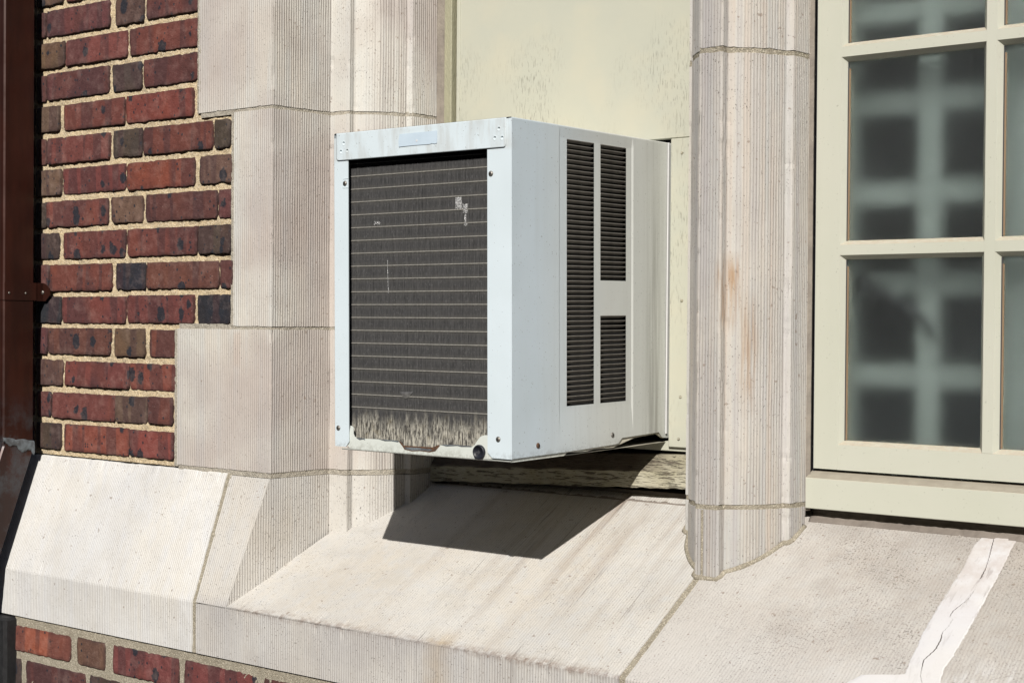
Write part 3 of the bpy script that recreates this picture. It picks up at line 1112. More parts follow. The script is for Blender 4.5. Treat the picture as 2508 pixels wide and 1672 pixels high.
# joints between the stones
for xa, pts, sdd in [(-2.1735, [(-D_, ZB), (-D_, ZF), (0, .2105)], 71), (-1.2195, [(-D_, ZB), (-D_, ZF), (.318, slope(.318))], 72), (-.789, [(-D_, ZB), (-D_, ZF), (.318, slope(.318))], 73)]:
    p, w = sample_path(pts, .004, None, .002)
    tg = np.gradient(p, axis=0)
    tg /= np.linalg.norm(tg, axis=1)[:, None] + 1e-12
    p = p + np.stack([tg[:, 1], -tg[:, 0]], 1) * .0012
    mb = MB()
    tooled(mb, p, w * 0, xa - .001, xa + .0125, .002, to_sect, 'axis', 0, sdd, chip=0, rough=.0010, flip=True, skirt=.01)
    mb.build('mortar_joint', M_joint, sill)
# core of the sill
mb = MB()
mb.prism([(-D_ + .01, ZB + .0), (-D_ + .01, ZF - .012), (.30, slope(.30) - .02), (.45, slope(.30) - .02), (.45, ZB)], lambda p, t: (t, p[0], p[1]), -3.4, .6)
mb.prism([(-D_ + .012, ZF - .012), (0.005, .195), (.04, .20), (.04, ZF - .012)], lambda p, t: (t, p[0], p[1]), -3.4, -2.10)
mb.build('sill_core', M_joint, sill)


# ---- the white repair smear with its crack, on the far right joint
def on_slope(x, y, h=0.0):
    return (x, y - h * math.sin(math.atan(TAN)), slope(y) + h * math.cos(math.atan(TAN)))


CR = [(-.7902, .2985), (-.7902, .2908), (-.782, .2453), (-.7783, .2196), (-.7781, .1732), (-.78, .1569), (-.7921, .1301), (-.7925, .1168), (-.7865, .1157), (-.7869, .1003), (-.7909, .0866), (-.7877, .0743), (-.7879, .0552), (-.796, .0328), (-.7894, .0054), (-.7821, -.0068), (-.784, -.03), (-.779, -.08)]
EL = [(-.8038, .2985), (-.8143, .2699), (-.8118, .2192), (-.8153, .1647), (-.8169, .1236), (-.8178, .0859), (-.8151, .0563), (-.815, .0332), (-.8109, .003), (-.868, -.008), (-.885, -.03), (-.885, -.08)]
ER = [(-.7545, .2985), (-.7568, .2709), (-.7555, .2255), (-.7565, .1882), (-.7567, .1497), (-.7576, .1143), (-.7586, .0797), (-.7602, .0439), (-.7634, .0248), (-.7589, -.002), (-.74, -.02), (-.735, -.08)]
rep = thing('repair_patch', on_slope(-.785, .1), 'thin white plaster repair strip with a dark crack across the right end of the sill', 'plaster patch')


def at_y(poly, y):
    for (x0, y0), (x1, y1) in zip(poly, poly[1:]):
        if y0 >= y >= y1:
            t = (y0 - y) / max(1e-9, y0 - y1)
            return x0 + (x1 - x0) * t
    return poly[-1][0]


ys = np.linspace(.2985, -.08, 150)
rr = random.Random(3)
for side in (0, 1):
    vs = []
    for y in ys:
        c = at_y(CR, y) + .0006 * math.sin(y * 900)
        w_ = .0003 + .0006 * max(0, min(1, (vnoise(np.array([[y * 30, 3.]]), 4)[0] - .25) * 2))
        if .175 < y < .20 or .115 < y < .1165:
            w_ = .0001
        if side == 0:
            e, a = at_y(EL, y) + rr.uniform(-.0008, .0008), c - w_
        else:
            e, a = c + w_, at_y(ER, y) + rr.uniform(-.0008, .0008)
        dip = (fnoise(np.array([[e * 60, y * 60]]), 8)[0] - .5) * .0010
        inner, outer = (a, e) if side == 0 else (e, a)
        cols = [outer, outer + (inner - outer) * .06, (inner + outer) / 2, inner]
        hs = [.0002, .0009 + dip * .4, .0011 - dip * .4, .0010]
        vs += [on_slope(x_, y, h_) for x_, h_ in zip(cols, hs)] + [on_slope(inner, y, -.001)]
    n = 5
    fs = []
    for i in range(len(ys) - 1):
        for k in range(n - 1):
            q = (i * n + k, i * n + k + 1, (i + 1) * n + k + 1, (i + 1) * n + k)
            fs.append(q if side == 1 else q[::-1])
    mb = MB()
    mb.add(vs, fs)
    mb.build('plaster', M_patch, rep)
mb = MB()
vs = []
for y in ys:
    c = at_y(CR, y) + .0006 * math.sin(y * 900)
    vs += [on_slope(c - .0016, y, .0004), on_slope(c + .0016, y, .0004)]
mb.add(vs, [(2 * i, 2 * i + 1, 2 * i + 3, 2 * i + 2) for i in range(len(ys) - 1)])
mb.build('crack', M_crack, rep)

# ------------------------------------------------------------------ cream infill panel
inf = thing('infill_panel', (-1.6, .31, .28), 'cream painted plywood panel with cracked paint behind the air conditioner', 'panel')
PY = .305
mb = MB()
mb.box((-1.8615, PY, .8275), (-1.3085, PY + .018, 1.75), .001)
mb.build('panel_board', M_ply, inf)
mb = MB()
mb.box((-1.3732, PY - .0035, .2872), (-1.3085, PY + .018, .8262), .0012)
sb = mb.build('side_board', M_ply, inf)
for (nx_, nz_) in [(-1.350, .800), (-1.348, .543), (-1.349, .3755), (-1.352, .302)]:
    mb = MB()
    mb.lathe([(.0028, 0), (.0024, .0012), (.0009, .0016)], (nx_, PY - .0035, nz_), (0, -1, 0), 8)
    mb.build('nail_head', M_flake, sb, True)
mb = MB()
mb.box((-1.8615, PY - .0035, .2872), (-1.758, PY + .018, .8262), .0012)
mb.build('side_board', M_ply, inf)
mb = MB()
mb.box((-1.86, PY + .004, .2795), (-1.4695, PY + .018, .2925), .001)
mb.build('packing_block', M_ply, inf)
mb = MB()
mb.box((-1.4685, PY + .004, .2795), (-1.3095, PY + .018, .2965), .001)
pb = mb.build('packing_block', M_ply, inf)
mb = MB()
mb.lathe([(.0026, 0), (.0022, .001)], (-1.435, PY + .004, .289), (0, -1, 0), 10)
mb.build('screw', M_rust, pb)
mb = MB()
mb.box((-1.3785, .3000, .31), (-1.3765, .3040, .8195), .0004)  # thin white strip added to paint in the sunlit edge of the board
mb.build('sealant', M_white, inf)
# painted edge strip, dark gap and bead at the left of the panel
mb = MB()
mb.box((-1.8875, .2965, .25), (-1.8690, .36, 1.75), .0015)
mb.build('frame_strip', M_greenwood, inf)
mb = MB()
mb.box((-1.8612, PY - .0022, .83), (-1.8535, PY + .001, 1.75), .0008)
mb.build('edge_bead', M_ply, inf)
pth, wt = sample_path([(-1.9070, .2975), (-1.8865, .2985)], .0015, [0])
mb = MB()
tooled(mb, pth, wt, .19, 1.75, .006, to_plan, 'path', 0, 81, chip=0, rough=.0014, skirt=.02)
mb.build('caulk', M_caulk, inf, True)
mb = MB()
mb.box((-1.9, .332, .1), (-1.28, .36, 1.75))
mb.build('backing', M_dark, inf)
pth, wt = sample_path([(-1.3165, .279), (-1.300, .278)], .0015, [0])
mb = MB()
tooled(mb, pth, wt, .19, 1.75, .006, to_plan, 'path', 0, 82, chip=0, rough=.0014, skirt=.03)
mb.build('caulk', M_caulk, inf, True)

tim = thing('timber_sill', (-1.6, .3, .2), 'weathered timber sill with flaking cream paint under the air conditioner', 'wooden sill')
mb = MB()
n = 70
prof0 = [(.2855, .2178), (.2838, .2200), (.2838, .2465), (.2862, .2500), (.306, .2752), (.33, .2765), (.33, .2178)]
vs, fs = [], []
for i in range(n + 1):
    x = -1.905 + (-1.296 + 1.905) * i / n
    dz = -.0265 * (-1.3268 - x) / .565 * .95
    for k, (y, z) in enumerate(prof0):
        j = (vnoise(np.array([[x * 60, k * 1.7]]), 6)[0] - .5) * .0022
        vs.append((x, y + j, z + dz + (j if k < 4 else 0)))
m_ = len(prof0)
for i in range(n):
    for k in range(m_):
        fs.append((i * m_ + k, i * m_ + (k + 1) % m_, (i + 1) * m_ + (k + 1) % m_, (i + 1) * m_ + k))
fs += [tuple(range(m_)), tuple(n * m_ + k for k in range(m_))[::-1]]
mb.add(vs, fs)
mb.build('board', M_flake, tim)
# grey sealant ledge between timber and stone
pth, wt = sample_path([(.297, slope(.297) + .0015), (.316, slope(.297) + .0055), (.318, .205)], .003, [0, 0])
mb = MB()
tooled(mb, pth, wt, -1.905, -1.296, .004, to_sect, 'axis', 0, 83, chip=0, rough=.0016, flip=True, skirt=.01)
mb.build('sealant', M_caulk_dark, tim, True)

# ------------------------------------------------------------------ window
win = thing('window', (-.4, .3, .2), 'sage cream framed window of small square panes right of the stone mullion', 'window')
PITX, PITZ = .2522, .3186
XL0 = -1.0895                       # outer edge of the stile
bars_x = [-.8024 + i * PITX for i in range(4)]
bars_z = [.6236 + i * PITZ for i in range(4)]
X_R = bars_x[-1] + .2440            # right stile inner front edge
Z_T = bars_z[-1] + .3100
BD, BL_ = .0110, .0070              # bevel depth and width
HW = .0082


def bar_v(mb, xc, z0, z1):
    poly = [(xc - HW, YW), (xc + HW, YW), (xc + HW + BL_, YW + BD), (xc + HW + BL_, YW + .034), (xc - HW - BL_, YW + .034), (xc - HW - BL_, YW + BD)]
    mb.prism(poly, lambda p, t: (p[0], p[1], t), z0, z1)


def bar_h(mb, zc, x0, x1):
    # mitred: the bevels die into the verticals
    poly = [(YW, zc - HW), (YW, zc + HW), (YW + BD, zc + HW + BL_), (YW + .034, zc + HW + BL_), (YW + .034, zc - HW - BL_), (YW + BD, zc - HW - BL_)]
    ext = [0, 0, BL_, BL_, BL_, BL_]
    n = len(poly)
    vs = [(x0 + e, p[0], p[1]) for p, e in zip(poly, ext)] + [(x1 - e, p[0], p[1]) for p, e in zip(poly, ext)]
    mb.add(vs, [tuple(range(n)), tuple(range(n, 2 * n))[::-1]] + [(i, n + i, n + (i + 1) % n, (i + 1) % n) for i in range(n)])


ZR = .3095
mb = MB()
poly = [(XL0, YW), (-1.0472, YW), (-1.0472 + BL_, YW + BD), (-1.0472 + BL_, YW + .036), (XL0, YW + .036)]
mb.prism(poly, lambda p, t: (p[0], p[1], t), .2692, 1.74)
stl = mb.build('stile', M_frame, win)
mb = MB()
poly = [(X_R, YW), (X_R + .05, YW), (X_R + .05, YW + .036), (X_R - BL_, YW + .036), (X_R - BL_, YW + BD)]
mb.prism(poly, lambda p, t: (p[0], p[1], t), .2692, 1.74)
mb.build('stile', M_frame, win)
mb = MB()
poly = [(YW, .2690), (YW, ZR), (YW + BD, ZR + BL_), (YW + .035, ZR + BL_), (YW + .035, .2690)]
mb.prism(poly, lambda p, t: (t, p[0], p[1]), -1.0468, X_R)
mb.build('bottom_rail', M_frame, win)
mb = MB()
mb.box((-1.0468, YW, Z_T), (X_R, YW + .035, 1.74))
mb.build('top_rail', M_frame, win)
for xc in bars_x:
    mb = MB()
    bar_v(mb, xc, ZR + .0005, Z_T)
    mb.build('glazing_bar', M_frame, win)
edges = [-1.0470] + bars_x + [X_R]
for zc in bars_z:
    for i in range(len(edges) - 1):
        x0 = edges[i] + (HW if i > 0 else 0)
        x1 = edges[i + 1] - (HW if i < len(edges) - 2 else 0)
        mb = MB()
        bar_h(mb, zc, x0 - .0001, x1 + .0001)
        mb.build('glazing_bar', M_frame, win)
zed = [ZR] + bars_z + [Z_T]
gme = None
for i in range(len(edges) - 1):
    for j in range(len(zed) - 1):
        x0 = edges[i] + (HW if i > 0 else 0) + BL_ - .001
        x1 = edges[i + 1] - (HW if i < len(edges) - 2 else 0) - BL_ + .001
        z0 = zed[j] + (HW if j > 0 else 0) + BL_ - .001
        z1 = zed[j + 1] - (HW if j < len(zed) - 2 else 0) - BL_ + .001
        mb = MB()
        mb.box((x0, YW + BD + .0010, z0), (x1, YW + BD + .0050, z1))
        mb.build('pane', M_glass, win)
        mb = MB()
        mb.box((x0 + .0024, YW + BD - .0006, z0 + .002), (x0 + .0052, YW + BD + .0008, z1 - .012))
        mb.build('glazing_strip', M_tan, win)
        mb = MB()
        mb.box((x0 + .0008, YW + BD - .0012, z0 + .001), (x0 + .0024, YW + BD + .0008, z1 - .002))
        mb.build('gasket', M_gasket, win)
# gap gasket beside the stile, caulk to the mullion, sub-sill
mb = MB()
mb.box((-1.0935, YW + .006, .262), (-1.0893, YW + .03, 1.74))
mb.build('gasket', M_gasket, win)
pth, wt = sample_path([(-1.0985, .2785), (-1.0925, .2855)], .0012, [0])
mb = MB()
tooled(mb, pth, wt, .20, 1.74, .006, to_plan, 'path', 0, 84, chip=0, rough=.0007, skirt=.02)
mb.build('caulk', M_caulk, win, True)
mb = MB()
poly = [(.2755, .2050), (.2748, .2060), (.2748, .2540), (.2755, .2550), (.2980, .2645), (.33, .2650), (.33, .2050)]
mb.prism(poly, lambda p, t: (t, p[0], p[1]), -1.0955, X_R + .06)
mb.build('window_sill', M_frame, win)
mb = MB()
mb.add([(-1.0950, .27560, .2554), (X_R, .27560, .2554), (X_R, .2975, .26475), (-1.0950, .2975, .26475)], [(0, 1, 2, 3)])
mb.build('dust_film', M_ledge, win)
pth, wt = sample_path([(.286, slope(.286) + .001), (.302, slope(.302) + .006), (.306, .206)], .003, [0, 0])
mb = MB()
tooled(mb, pth, wt, -1.096, X_R + .06, .004, to_sect, 'axis', 0, 85, chip=0, rough=.0022, flip=True, skirt=.01)
mb.build('sealant', M_caulk_dark, win, True)
mb = MB()
mb.box((-1.16, .332, .19), (-1.125, .46, 1.74))
mb.build('reveal', M_dark, win)

lat = thing('lattice_screen', (-.5, .43, .2), 'pale square lattice screen seen blurred through the window panes', 'screen')
YL = .372
for x in [-1.0735 + i * .1425 for i in range(9)]:
    mb = MB()
    mb.box((x - .019, YL, .22), (x + .019, YL + .012, 1.74), .002)
    mb.build('lattice_bar', M_lattice, lat)
for z in [.2715 + i * .1490 for i in range(10)]:
    mb = MB()
    mb.box((-1.124, YL + .0125, z - .0185), (.25, YL + .0215, z + .0185), .002)
    mb.build('lattice_bar', M_lattice, lat)

cb = MB()
pts = [(-1.105, .356, .545), (-1.085, .356, .566), (-1.062, .356, .574), (-1.040, .356, .573), (-1.015, .356, .564), (-.985, .356, .548), (-.955, .356, .530), (-.928, .356, .512), (-.915, .356, .485)]
cb.tube(pts, [.006, .010, .012, .012, .010, .008, .006, .005, .004], 10)
cab = cb.build('silhouette', M_gasket, None, True)  # tube standing in for an unidentified dark curve
tag(cab, 'dark curved cable seen blurred behind the lower left window pane', 'silhouette')

# stone beyond the window and the head over both openings, outside the photograph
hd = thing('stone_lintel', (-1.0, .1, 1.75), 'limestone lintel across the heads of both openings', 'lintel')
mb = MB()
mb.box((-2.4, 0, 1.7505), (.75, .46, 2.0), .003)
mb.build('lintel_stone', M_jamb, hd)
rj = thing('stone_jamb', (.5, .1, .2), 'limestone jamb closing the right end of the window', 'window jamb')
mb = MB()
mb.box((X_R + .052, .05, .18), (.75, .46, 1.7495), .003)
mb.build('jamb_stone', M_jamb, rj)

# ------------------------------------------------------------------ air conditioner (local frame: x right, y into wall, z up)
TILT = .01327
P0 = Vector((-1.7512, -.1489, .8142))
H_, W_, DP = .5191, .3716, .62
org = P0 + Vector((0, math.sin(TILT), -math.cos(TILT))) * H_
ac = thing('air_conditioner', org, 'white window air conditioner with dirty grey rear coil jutting out from the cream panel', 'air conditioner', rot=(TILT, 0, 0))


def acp(mb, name, mat, parent=None, smooth=False):
    return mb.build(name, mat, parent or ac, smooth, local=True)


def mm(u, v, y=0.0):
    """photograph-measured millimetres on the front: right, down -> local metres"""
    return (u / 1000, y / 1000, H_ - v / 1000)


# case: right side wall with louvre openings, top, left, bottom
ucuts = [0, 8, 123.5, 127.0, 146.5, 223.5, 242.5, 319.5, 336, 340, 423, 434, 452, 620]
vcuts = [2.5, 16, 19.5, 20.5, 244.2, 302, 446.3, 449, 453, 498]
holes = [(146.5, 223.5, 20.5, 446.3), (242.5, 319.5, 20.5, 244.2), (242.5, 319.5, 302, 446.3)]


def off(u, v):
    a = min(max((u - 123.5) / 3.5, 0), 1) * min(max((340 - u) / 4, 0), 1) * min(max((v - 2.5) / 17, 0), 1) * min(max((498 - v) / 45, 0), 1)
    return -.0017 * a


mb = MB()
idx = {}
for i, u in enumerate(ucuts):
    for j, v in enumerate(vcuts):
        idx[(i, j)] = len(mb.v)
        mb.add([(W_ + off(u, v), u / 1000, H_ - v / 1000)], [])
bot = [(0, 519.0), (140, 519.1), (282, 517.4), (295, 516.4), (305.5, 508.0), (423, 506.1), (434, 516.0), (449, 517.9), (620, 518)]
botv = lambda u: float(np.interp(u, [b[0] for b in bot], [b[1] for b in bot]))
bu = sorted(set(ucuts + [b[0] for b in bot]))
for i in range(len(ucuts) - 1):
    for j in range(len(vcuts) - 1):
        uc, vc = (ucuts[i] + ucuts[i + 1]) / 2, (vcuts[j] + vcuts[j + 1]) / 2
        if any(a < uc < b and c < vc < d for a, b, c, d in holes):
            continue
        mb.f.append((idx[(i, j)], idx[(i, j + 1)], idx[(i + 1, j + 1)], idx[(i + 1, j)]))
for a, b in zip(bu, bu[1:]):
    mb.add([(W_, a / 1000, H_ - .498), (W_, b / 1000, H_ - .498), (W_, b / 1000, H_ - botv(b) / 1000), (W_, a / 1000, H_ - botv(a) / 1000),
            (W_ - .0012, b / 1000, H_ - botv(b) / 1000), (W_ - .0012, a / 1000, H_ - botv(a) / 1000)], [(0, 3, 2, 1), (3, 5, 4, 2)])
r = .0026
arc = [(W_ - r + r * math.sin(t), H_ - r + r * math.cos(t)) for t in np.linspace(math.pi / 2, 0, 5)]
arc[0] = (W_, H_ - .0025)
arcl = [(r - r * math.sin(t), H_ - r + r * math.cos(t)) for t in np.linspace(0, math.pi / 2, 5)]
line = arc + arcl + [(0, .004)]
vs = [(x, 0.0, z) for x, z in line] + [(x, DP, z) for x, z in line]
nl = len(line)
mb.add(vs, [(k, nl + k, nl + k + 1, k + 1) for k in range(nl - 1)])
case = acp(mb, 'case', M_case_shaded)
# dark liner just inside the case so the slots read as holes
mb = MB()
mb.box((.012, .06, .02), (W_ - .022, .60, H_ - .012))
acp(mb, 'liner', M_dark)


# louvres: each a pressed slat sloping inwards and down, one shared mesh per column width
def louver_mesh(wd, pitch):
    w2 = wd / 2
    mb = MB()
    dp, dr = .0052, .0040
    e = .0035
    top = [(0, -w2, 0), (0, w2, 0), (0, w2, -.0009), (0, -w2, -.0009)]
    inn = [(-dp, -w2 + e, -dr), (-dp, w2 - e, -dr), (-dp, w2 - e, -dr - .0006), (-dp, -w2 + e, -dr - .0006)]
    mb.add(top + inn, [(0, 1, 2, 3), (2, 1, 5, 6)[::-1], (3, 2, 6, 7)[::-1], (0, 3, 7, 4), (0, 4, 5, 1), (4, 7, 6, 5)])
    me = bpy.data.meshes.new('louver')
    me.from_pydata(mb.v, [], mb.f)
    me.materials.append(M_louver)
    me.update()
    return me


for (u0, u1, v0, v1), cnt in zip(holes, (53, 28, 18)):
    pitch = (v1 - v0) / cnt
    me = louver_mesh((u1 - u0) / 1000, pitch / 1000)
    for k in range(cnt):
        o = link('louver', me, ac, True)
        o.location = (W_ - .0018, (u0 + u1) / 2000, H_ - (v0 + pitch * k) / 1000)

# front flanges
fn = lambda p, t: (p[0] / 1000, t, H_ - p[1] / 1000)
mb = MB()
mb.prism([(0.2, 8), (31.6, 8), (31.6, 511), (24.5, 519.6), (0.2, 519.3)], fn, .0, .0014)
fl_ = acp(mb, 'flange', M_enamel)
mb = MB()
mb.prism([(324.2, 4), (371.4, 1.5), (371.4, 519.9), (333.4, 519.8), (324.2, 511.6)], fn, .0, .0014)
fr_ = acp(mb, 'flange', M_enamel)
# top rail, dimpled
nx_, nz_ = 240, 32
us = np.linspace(6.7, 361.4, nx_)
vs_ = np.linspace(.6, 45.2, nz_)
UU, VV = np.meshgrid(us, vs_, indexing='ij')
dimp = [(23.7, 17.4), (17.5, 30.8), (31.6, 30.2), (348.3, 16.9), (340.3, 30.4), (354.5, 31.1)]
us = np.unique(np.concatenate([us] + [np.linspace(c[0] - 3.4, c[0] + 3.4, 14) for c in dimp]))
vs_ = np.unique(np.concatenate([vs_] + [np.linspace(c - 3.4, c + 3.4, 12) for c in (17.1, 30.6)]))
nx_, nz_ = len(us), len(vs_)
UU, VV = np.meshgrid(us, vs_, indexing='ij')
Yd = np.full(UU.shape, -2.0)
Yd += (fnoise(np.stack([UU.ravel() / 45, VV.ravel() / 30], 1), 3) - .5).reshape(UU.shape) * .5
for cx_, cy_ in dimp:
    d = np.hypot(UU - cx_, VV - cy_)
    Yd += 6.5 * np.clip(1.35 - (d / 2.1) ** 2, 0, 1) - .35 * np.exp(-((d - 3.0) / .7) ** 2)
# rounded lower corners by pulling the grid in
rad = 5.0
UU2, VV2 = UU.copy(), VV.copy()
for cx_, s in ((6.7 + rad, -1), (361.4 - rad, 1)):
    m_ = ((UU - cx_) * s > 0) & (VV > 45.2 - rad)
    du, dv = UU - cx_, VV - (45.2 - rad)
    mxx = np.maximum(np.abs(du), np.abs(dv)) + 1e-9
    rr_ = np.hypot(du, dv) + 1e-9
    UU2 = np.where(m_, cx_ + du * mxx / rr_, UU2)
    VV2 = np.where(m_, 45.2 - rad + dv * mxx / rr_, VV2)
V = np.stack([UU2 / 1000, Yd / 1000, H_ - VV2 / 1000], -1)
V = np.concatenate([np.concatenate([V[:, :1] + [0, .006, 0], V, V[:, -1:] + [0, .0045, 0]], 1)], 0)
V = np.concatenate([V[:1] + [0, .0018, 0], V, V[-1:] + [0, .0018, 0]], 0)
n0, n1 = V.shape[:2]
ii = np.arange(n0 * n1).reshape(n0, n1)
F = np.stack([ii[:-1, :-1], ii[:-1, 1:], ii[1:, 1:], ii[1:, :-1]], -1).reshape(-1, 4)
mb = MB()
mb.add(V.reshape(-1, 3).tolist(), F.tolist())
rail = acp(mb, 'top_rail', M_enamel, smooth=True)
# blank pale blue sticker with a peeled corner and a punched spot
mb = MB()
st = [(147.7, 11.3), (225.6, 11.0), (226.0, 20), (225.5, 30.6), (221.5, 31.4), (215, 30.2), (211.5, 31.3), (175, 31.0), (146.0, 31.4), (145.2, 22)]
mb.prism(st, fn, -.0031, -.0024)
stk = acp(mb, 'sticker', M_sticker, rail)
mb = MB()
mb.lathe([(.0020, 0), (.0017, .0004)], (.1839, -.0030, H_ - .0240), (0, -1, 0), 8)
acp(mb, 'punched_spot', M_white, rail)

# coil
mb = MB()
mb.box((.006, .0195, .004), (.366, .045, H_ - .012))
acp(mb, 'coil_back', M_dark)
mb = MB()
x = .0075
rf = random.Random(11)
while x < .365:
    w_ = .00042 + rf.uniform(-.00008, .00012)
    y_ = .0150 + rf.uniform(-.0004, .0003)
    # fins lean and ripple a little: three stacked segments
    xs_ = [x + rf.uniform(-.00016, .00016) for _ in range(5)]
    zs = [.006, .13, .26, .38, H_ - .014]
    vs = []
    for xx, zz in zip(xs_, zs):
        vs += [(xx, y_, zz), (xx + w_, y_, zz), (xx + w_, y_ + .0055, zz), (xx, y_ + .0055, zz)]
    fs = []
    for k in range(4):
        a = k * 4
        fs += [(a, a + 1, a + 5, a + 4), (a + 1, a + 2, a + 6, a + 5), (a + 3, a, a + 4, a + 7)]
    mb.add(vs, fs)
    x += .00185 + rf.uniform(-.00012, .00012)
tag(acp(mb, 'coil_fins', M_fin), kind='stuff')
tm = MB()
tm.tube([(.0075, 0, 0), (.19, 0, 0), (.365, 0, 0)], .0011, 6)
tme = bpy.data.meshes.new('coil_tube')
tme.from_pydata(tm.v, [], tm.f)
tme.materials.append(M_tube)
tme.update()
for k in range(20):
    o = link('coil_tube', tme, ac, True)
    o.location = (0, .0153, H_ - (50.4 + 21.24 * k) / 1000)


# battered spots on the fins
def crumple(uc, vc, w, h, seed, name='bent_fin'):
    r2 = random.Random(seed)
    mb = MB()
    n = 7
    vs = []
    for i in range(n):
        for j in range(n):
            a, b = i / (n - 1) - .5, j / (n - 1) - .5
            k = max(0, 1 - (abs(a) * 2) ** 2) * max(0, 1 - (abs(b) * 2) ** 2)
            edge = .75 + .25 * r2.random()
            vs.append(((uc + a * w * edge) / 1000, .0150 - k * r2.uniform(.0003, .0028) + .0004, H_ - (vc + b * h * edge) / 1000))
    mb.add(vs, [(i * n + j, i * n + j + 1, (i + 1) * n + j + 1, (i + 1) * n + j) for i in range(n - 1) for j in range(n - 1)])
    return acp(mb, name, M_crush)


crumple(254.5, 124, 15, 23, 1)
crumple(268, 134, 11, 16, 2)
crumple(268.5, 149, 4.5, 14, 3)
crumple(269, 158, 8, 6, 4)
crumple(82, 150.5, 15, 6, 5)
mb = MB()
mb.tube([mm(105.2, 212, 14.7), mm(105.8, 240, 14.7), mm(106.9, 266, 14.7)], .0005, 6)
acp(mb, 'scratch', M_crush)
mb = MB()
pts = [mm(131, 425.4, 14.6), mm(160.6, 424.2, 14.6), mm(149.5, 434.5, 14.2), mm(144, 436, 14.3), mm(140, 434.8, 14.2)]
c0 = mm(145, 429, 13.2)
mb.add(pts + [c0], [(0, 5, 1), (1, 5, 2), (2, 5, 3), (3, 5, 4), (4, 5, 0)])
acp(mb, 'bent_fin', M_fin)

# base pan: front lip, floor, rusted edge
lip = [(26, 518), (32.9, 484.2), (37, 485.2), (39.5, 488), (39.5, 497.7), (41.5, 501.5), (46, 503.8), (65.1, 504.1), (103.7, 503.4), (141.6, 504.0), (145.5, 508.0), (150.5, 511.5), (180, 511.2), (210.6, 510.8), (217, 508.5), (221.9, 506.5), (253.2, 504.0), (292.6, 504.4), (296.5, 501.5), (303.5, 492.8), (309, 487.6), (316.4, 485.4), (331, 485.0), (338, 521.5), (300, 522.3), (100, 522.3), (33, 522.3)]
mb = MB()
mb.prism(lip, fn, .0026, .0038)
pan = acp(mb, 'base_pan', M_pan)
mb = MB()
bot2 = [(.0026, H_ - .5223), (.0030, H_ - .5236), (.0042, H_ - .5246), (.0060, H_ - .5250), (.56, H_ - .5250)]
vs = [(.012, y, z) for y, z in bot2] + [(W_ - .003, y, z) for y, z in bot2]
nb = len(bot2)
mb.add(vs, [(k, nb + k, nb + k + 1, k + 1) for k in range(nb - 1)])
wav = [(3, 524.6), (140, 525.2), (149.6, 520.6), (180, 522.3), (202, 523.0), (227, 521.0), (282, 522.6), (319, 515.8), (346, 511.0), (420, 508.5), (436, 516), (445, 518)]
vs = []
for u, v in wav:
    vs += [(W_ - .0028, u / 1000, H_ - .505), (W_ - .0026, u / 1000, H_ - v / 1000), (W_ - .006, u / 1000, H_ - v / 1000 - .0004)]
nwv = len(wav)
mb.add(vs, [q for k in range(nwv - 1) for q in ((3 * k, 3 * k + 1, 3 * k + 4, 3 * k + 3), (3 * k + 1, 3 * k + 2, 3 * k + 5, 3 * k + 4))])
acp(mb, 'pan_floor', M_pan)
# rust and bared metal along the notch of the lip
mb = MB()
rs = [(138, 503.2), (143, 504.2), (150, 510.6), (180, 510.4), (210.8, 510.0), (217, 508), (223, 505.5), (227, 506.5), (222, 511), (217, 516), (205, 518.5), (185, 517.5), (168, 519), (152, 517), (148, 512.5), (142, 507)]
mb.prism(rs, fn, .0023, .0027)
acp(mb, 'rust_patch', M_rust, pan)
mb = MB()
mb.prism([(152, 513.2), (175, 512.5), (203, 513), (211, 514), (204, 517), (183, 516), (168, 517.6), (155, 516)], fn, .0020, .0024)
acp(mb, 'bare_metal', M_solder, pan)
for poly in ([(46, 503.2), (64, 503.4), (66, 506.3), (61, 505.2), (54, 506.8), (49, 505)],
             [(95, 502.9), (139, 503.3), (139, 506), (124, 504.8), (110, 505.6)],
             [(228, 504.8), (262, 503.4), (291, 503.8), (291, 505), (270, 506), (262, 504.8), (240, 507)]):
    mb = MB()
    mb.prism(poly, fn, .0020, .0028)
    acp(mb, 'bare_metal', M_solder, pan)
# drain plug with an embossed arrow
mb = MB()
pc = mm(307.1, 512.0, 2.6)
mb.lathe([(.0112, 0), (.0115, .003), (.0108, .0046), (.0088, .0050), (.0086, .0040), (.0001, .0040)], pc, (0, -1, 0), 28)
plug = acp(mb, 'drain_plug', M_plug, pan, True)
mb = MB()
ar = [(-4.2, -.9), (.2, -.9), (.2, -3.2), (4.4, .6), (.2, 4.2), (.2, 1.7), (-3.2, 1.7), (-3.2, 3.6), (-4.2, 3.6)]
mb.prism([(307.1 + a, 512 + b) for a, b in ar], fn, -.0022, -.0008)
acp(mb, 'arrow_mark', M_gasket, pan)


def screw_at(c, axis, mat=M_screw, rad=.0044, parent=None, loc=True):
    mb = MB()
    mb.lathe([(rad, 0), (rad, .0005), (rad * .85, .0014), (rad * .5, .0020), (.0003, .0022)], c, axis, 16)
    s = mb.build('screw', mat, parent or ac, True, local=loc)
    ax = Vector(axis)
    mb = MB()
    c = Vector(c) + ax * .0019
    q = Vector((0, 0, 1))
    u = ax.cross(q).normalized()
    for d in ((u * .8 + q * .6), (u * -.6 + q * .8)):
        p = ax.cross(d)
        a, b = c - d * rad * .5, c + d * rad * .5
        t = p * rad * .09
        mb.add([a - t + ax * .0001, b - t + ax * .0001, b + t + ax * .0006, a + t + ax * .0006, a - t + ax * .0006, b - t + ax * .0006], [(0, 1, 5, 4), (4, 5, 2, 3)])
    mb.build('slot', M_dark, s if not loc else (parent or ac), local=True) if loc else None
    return s


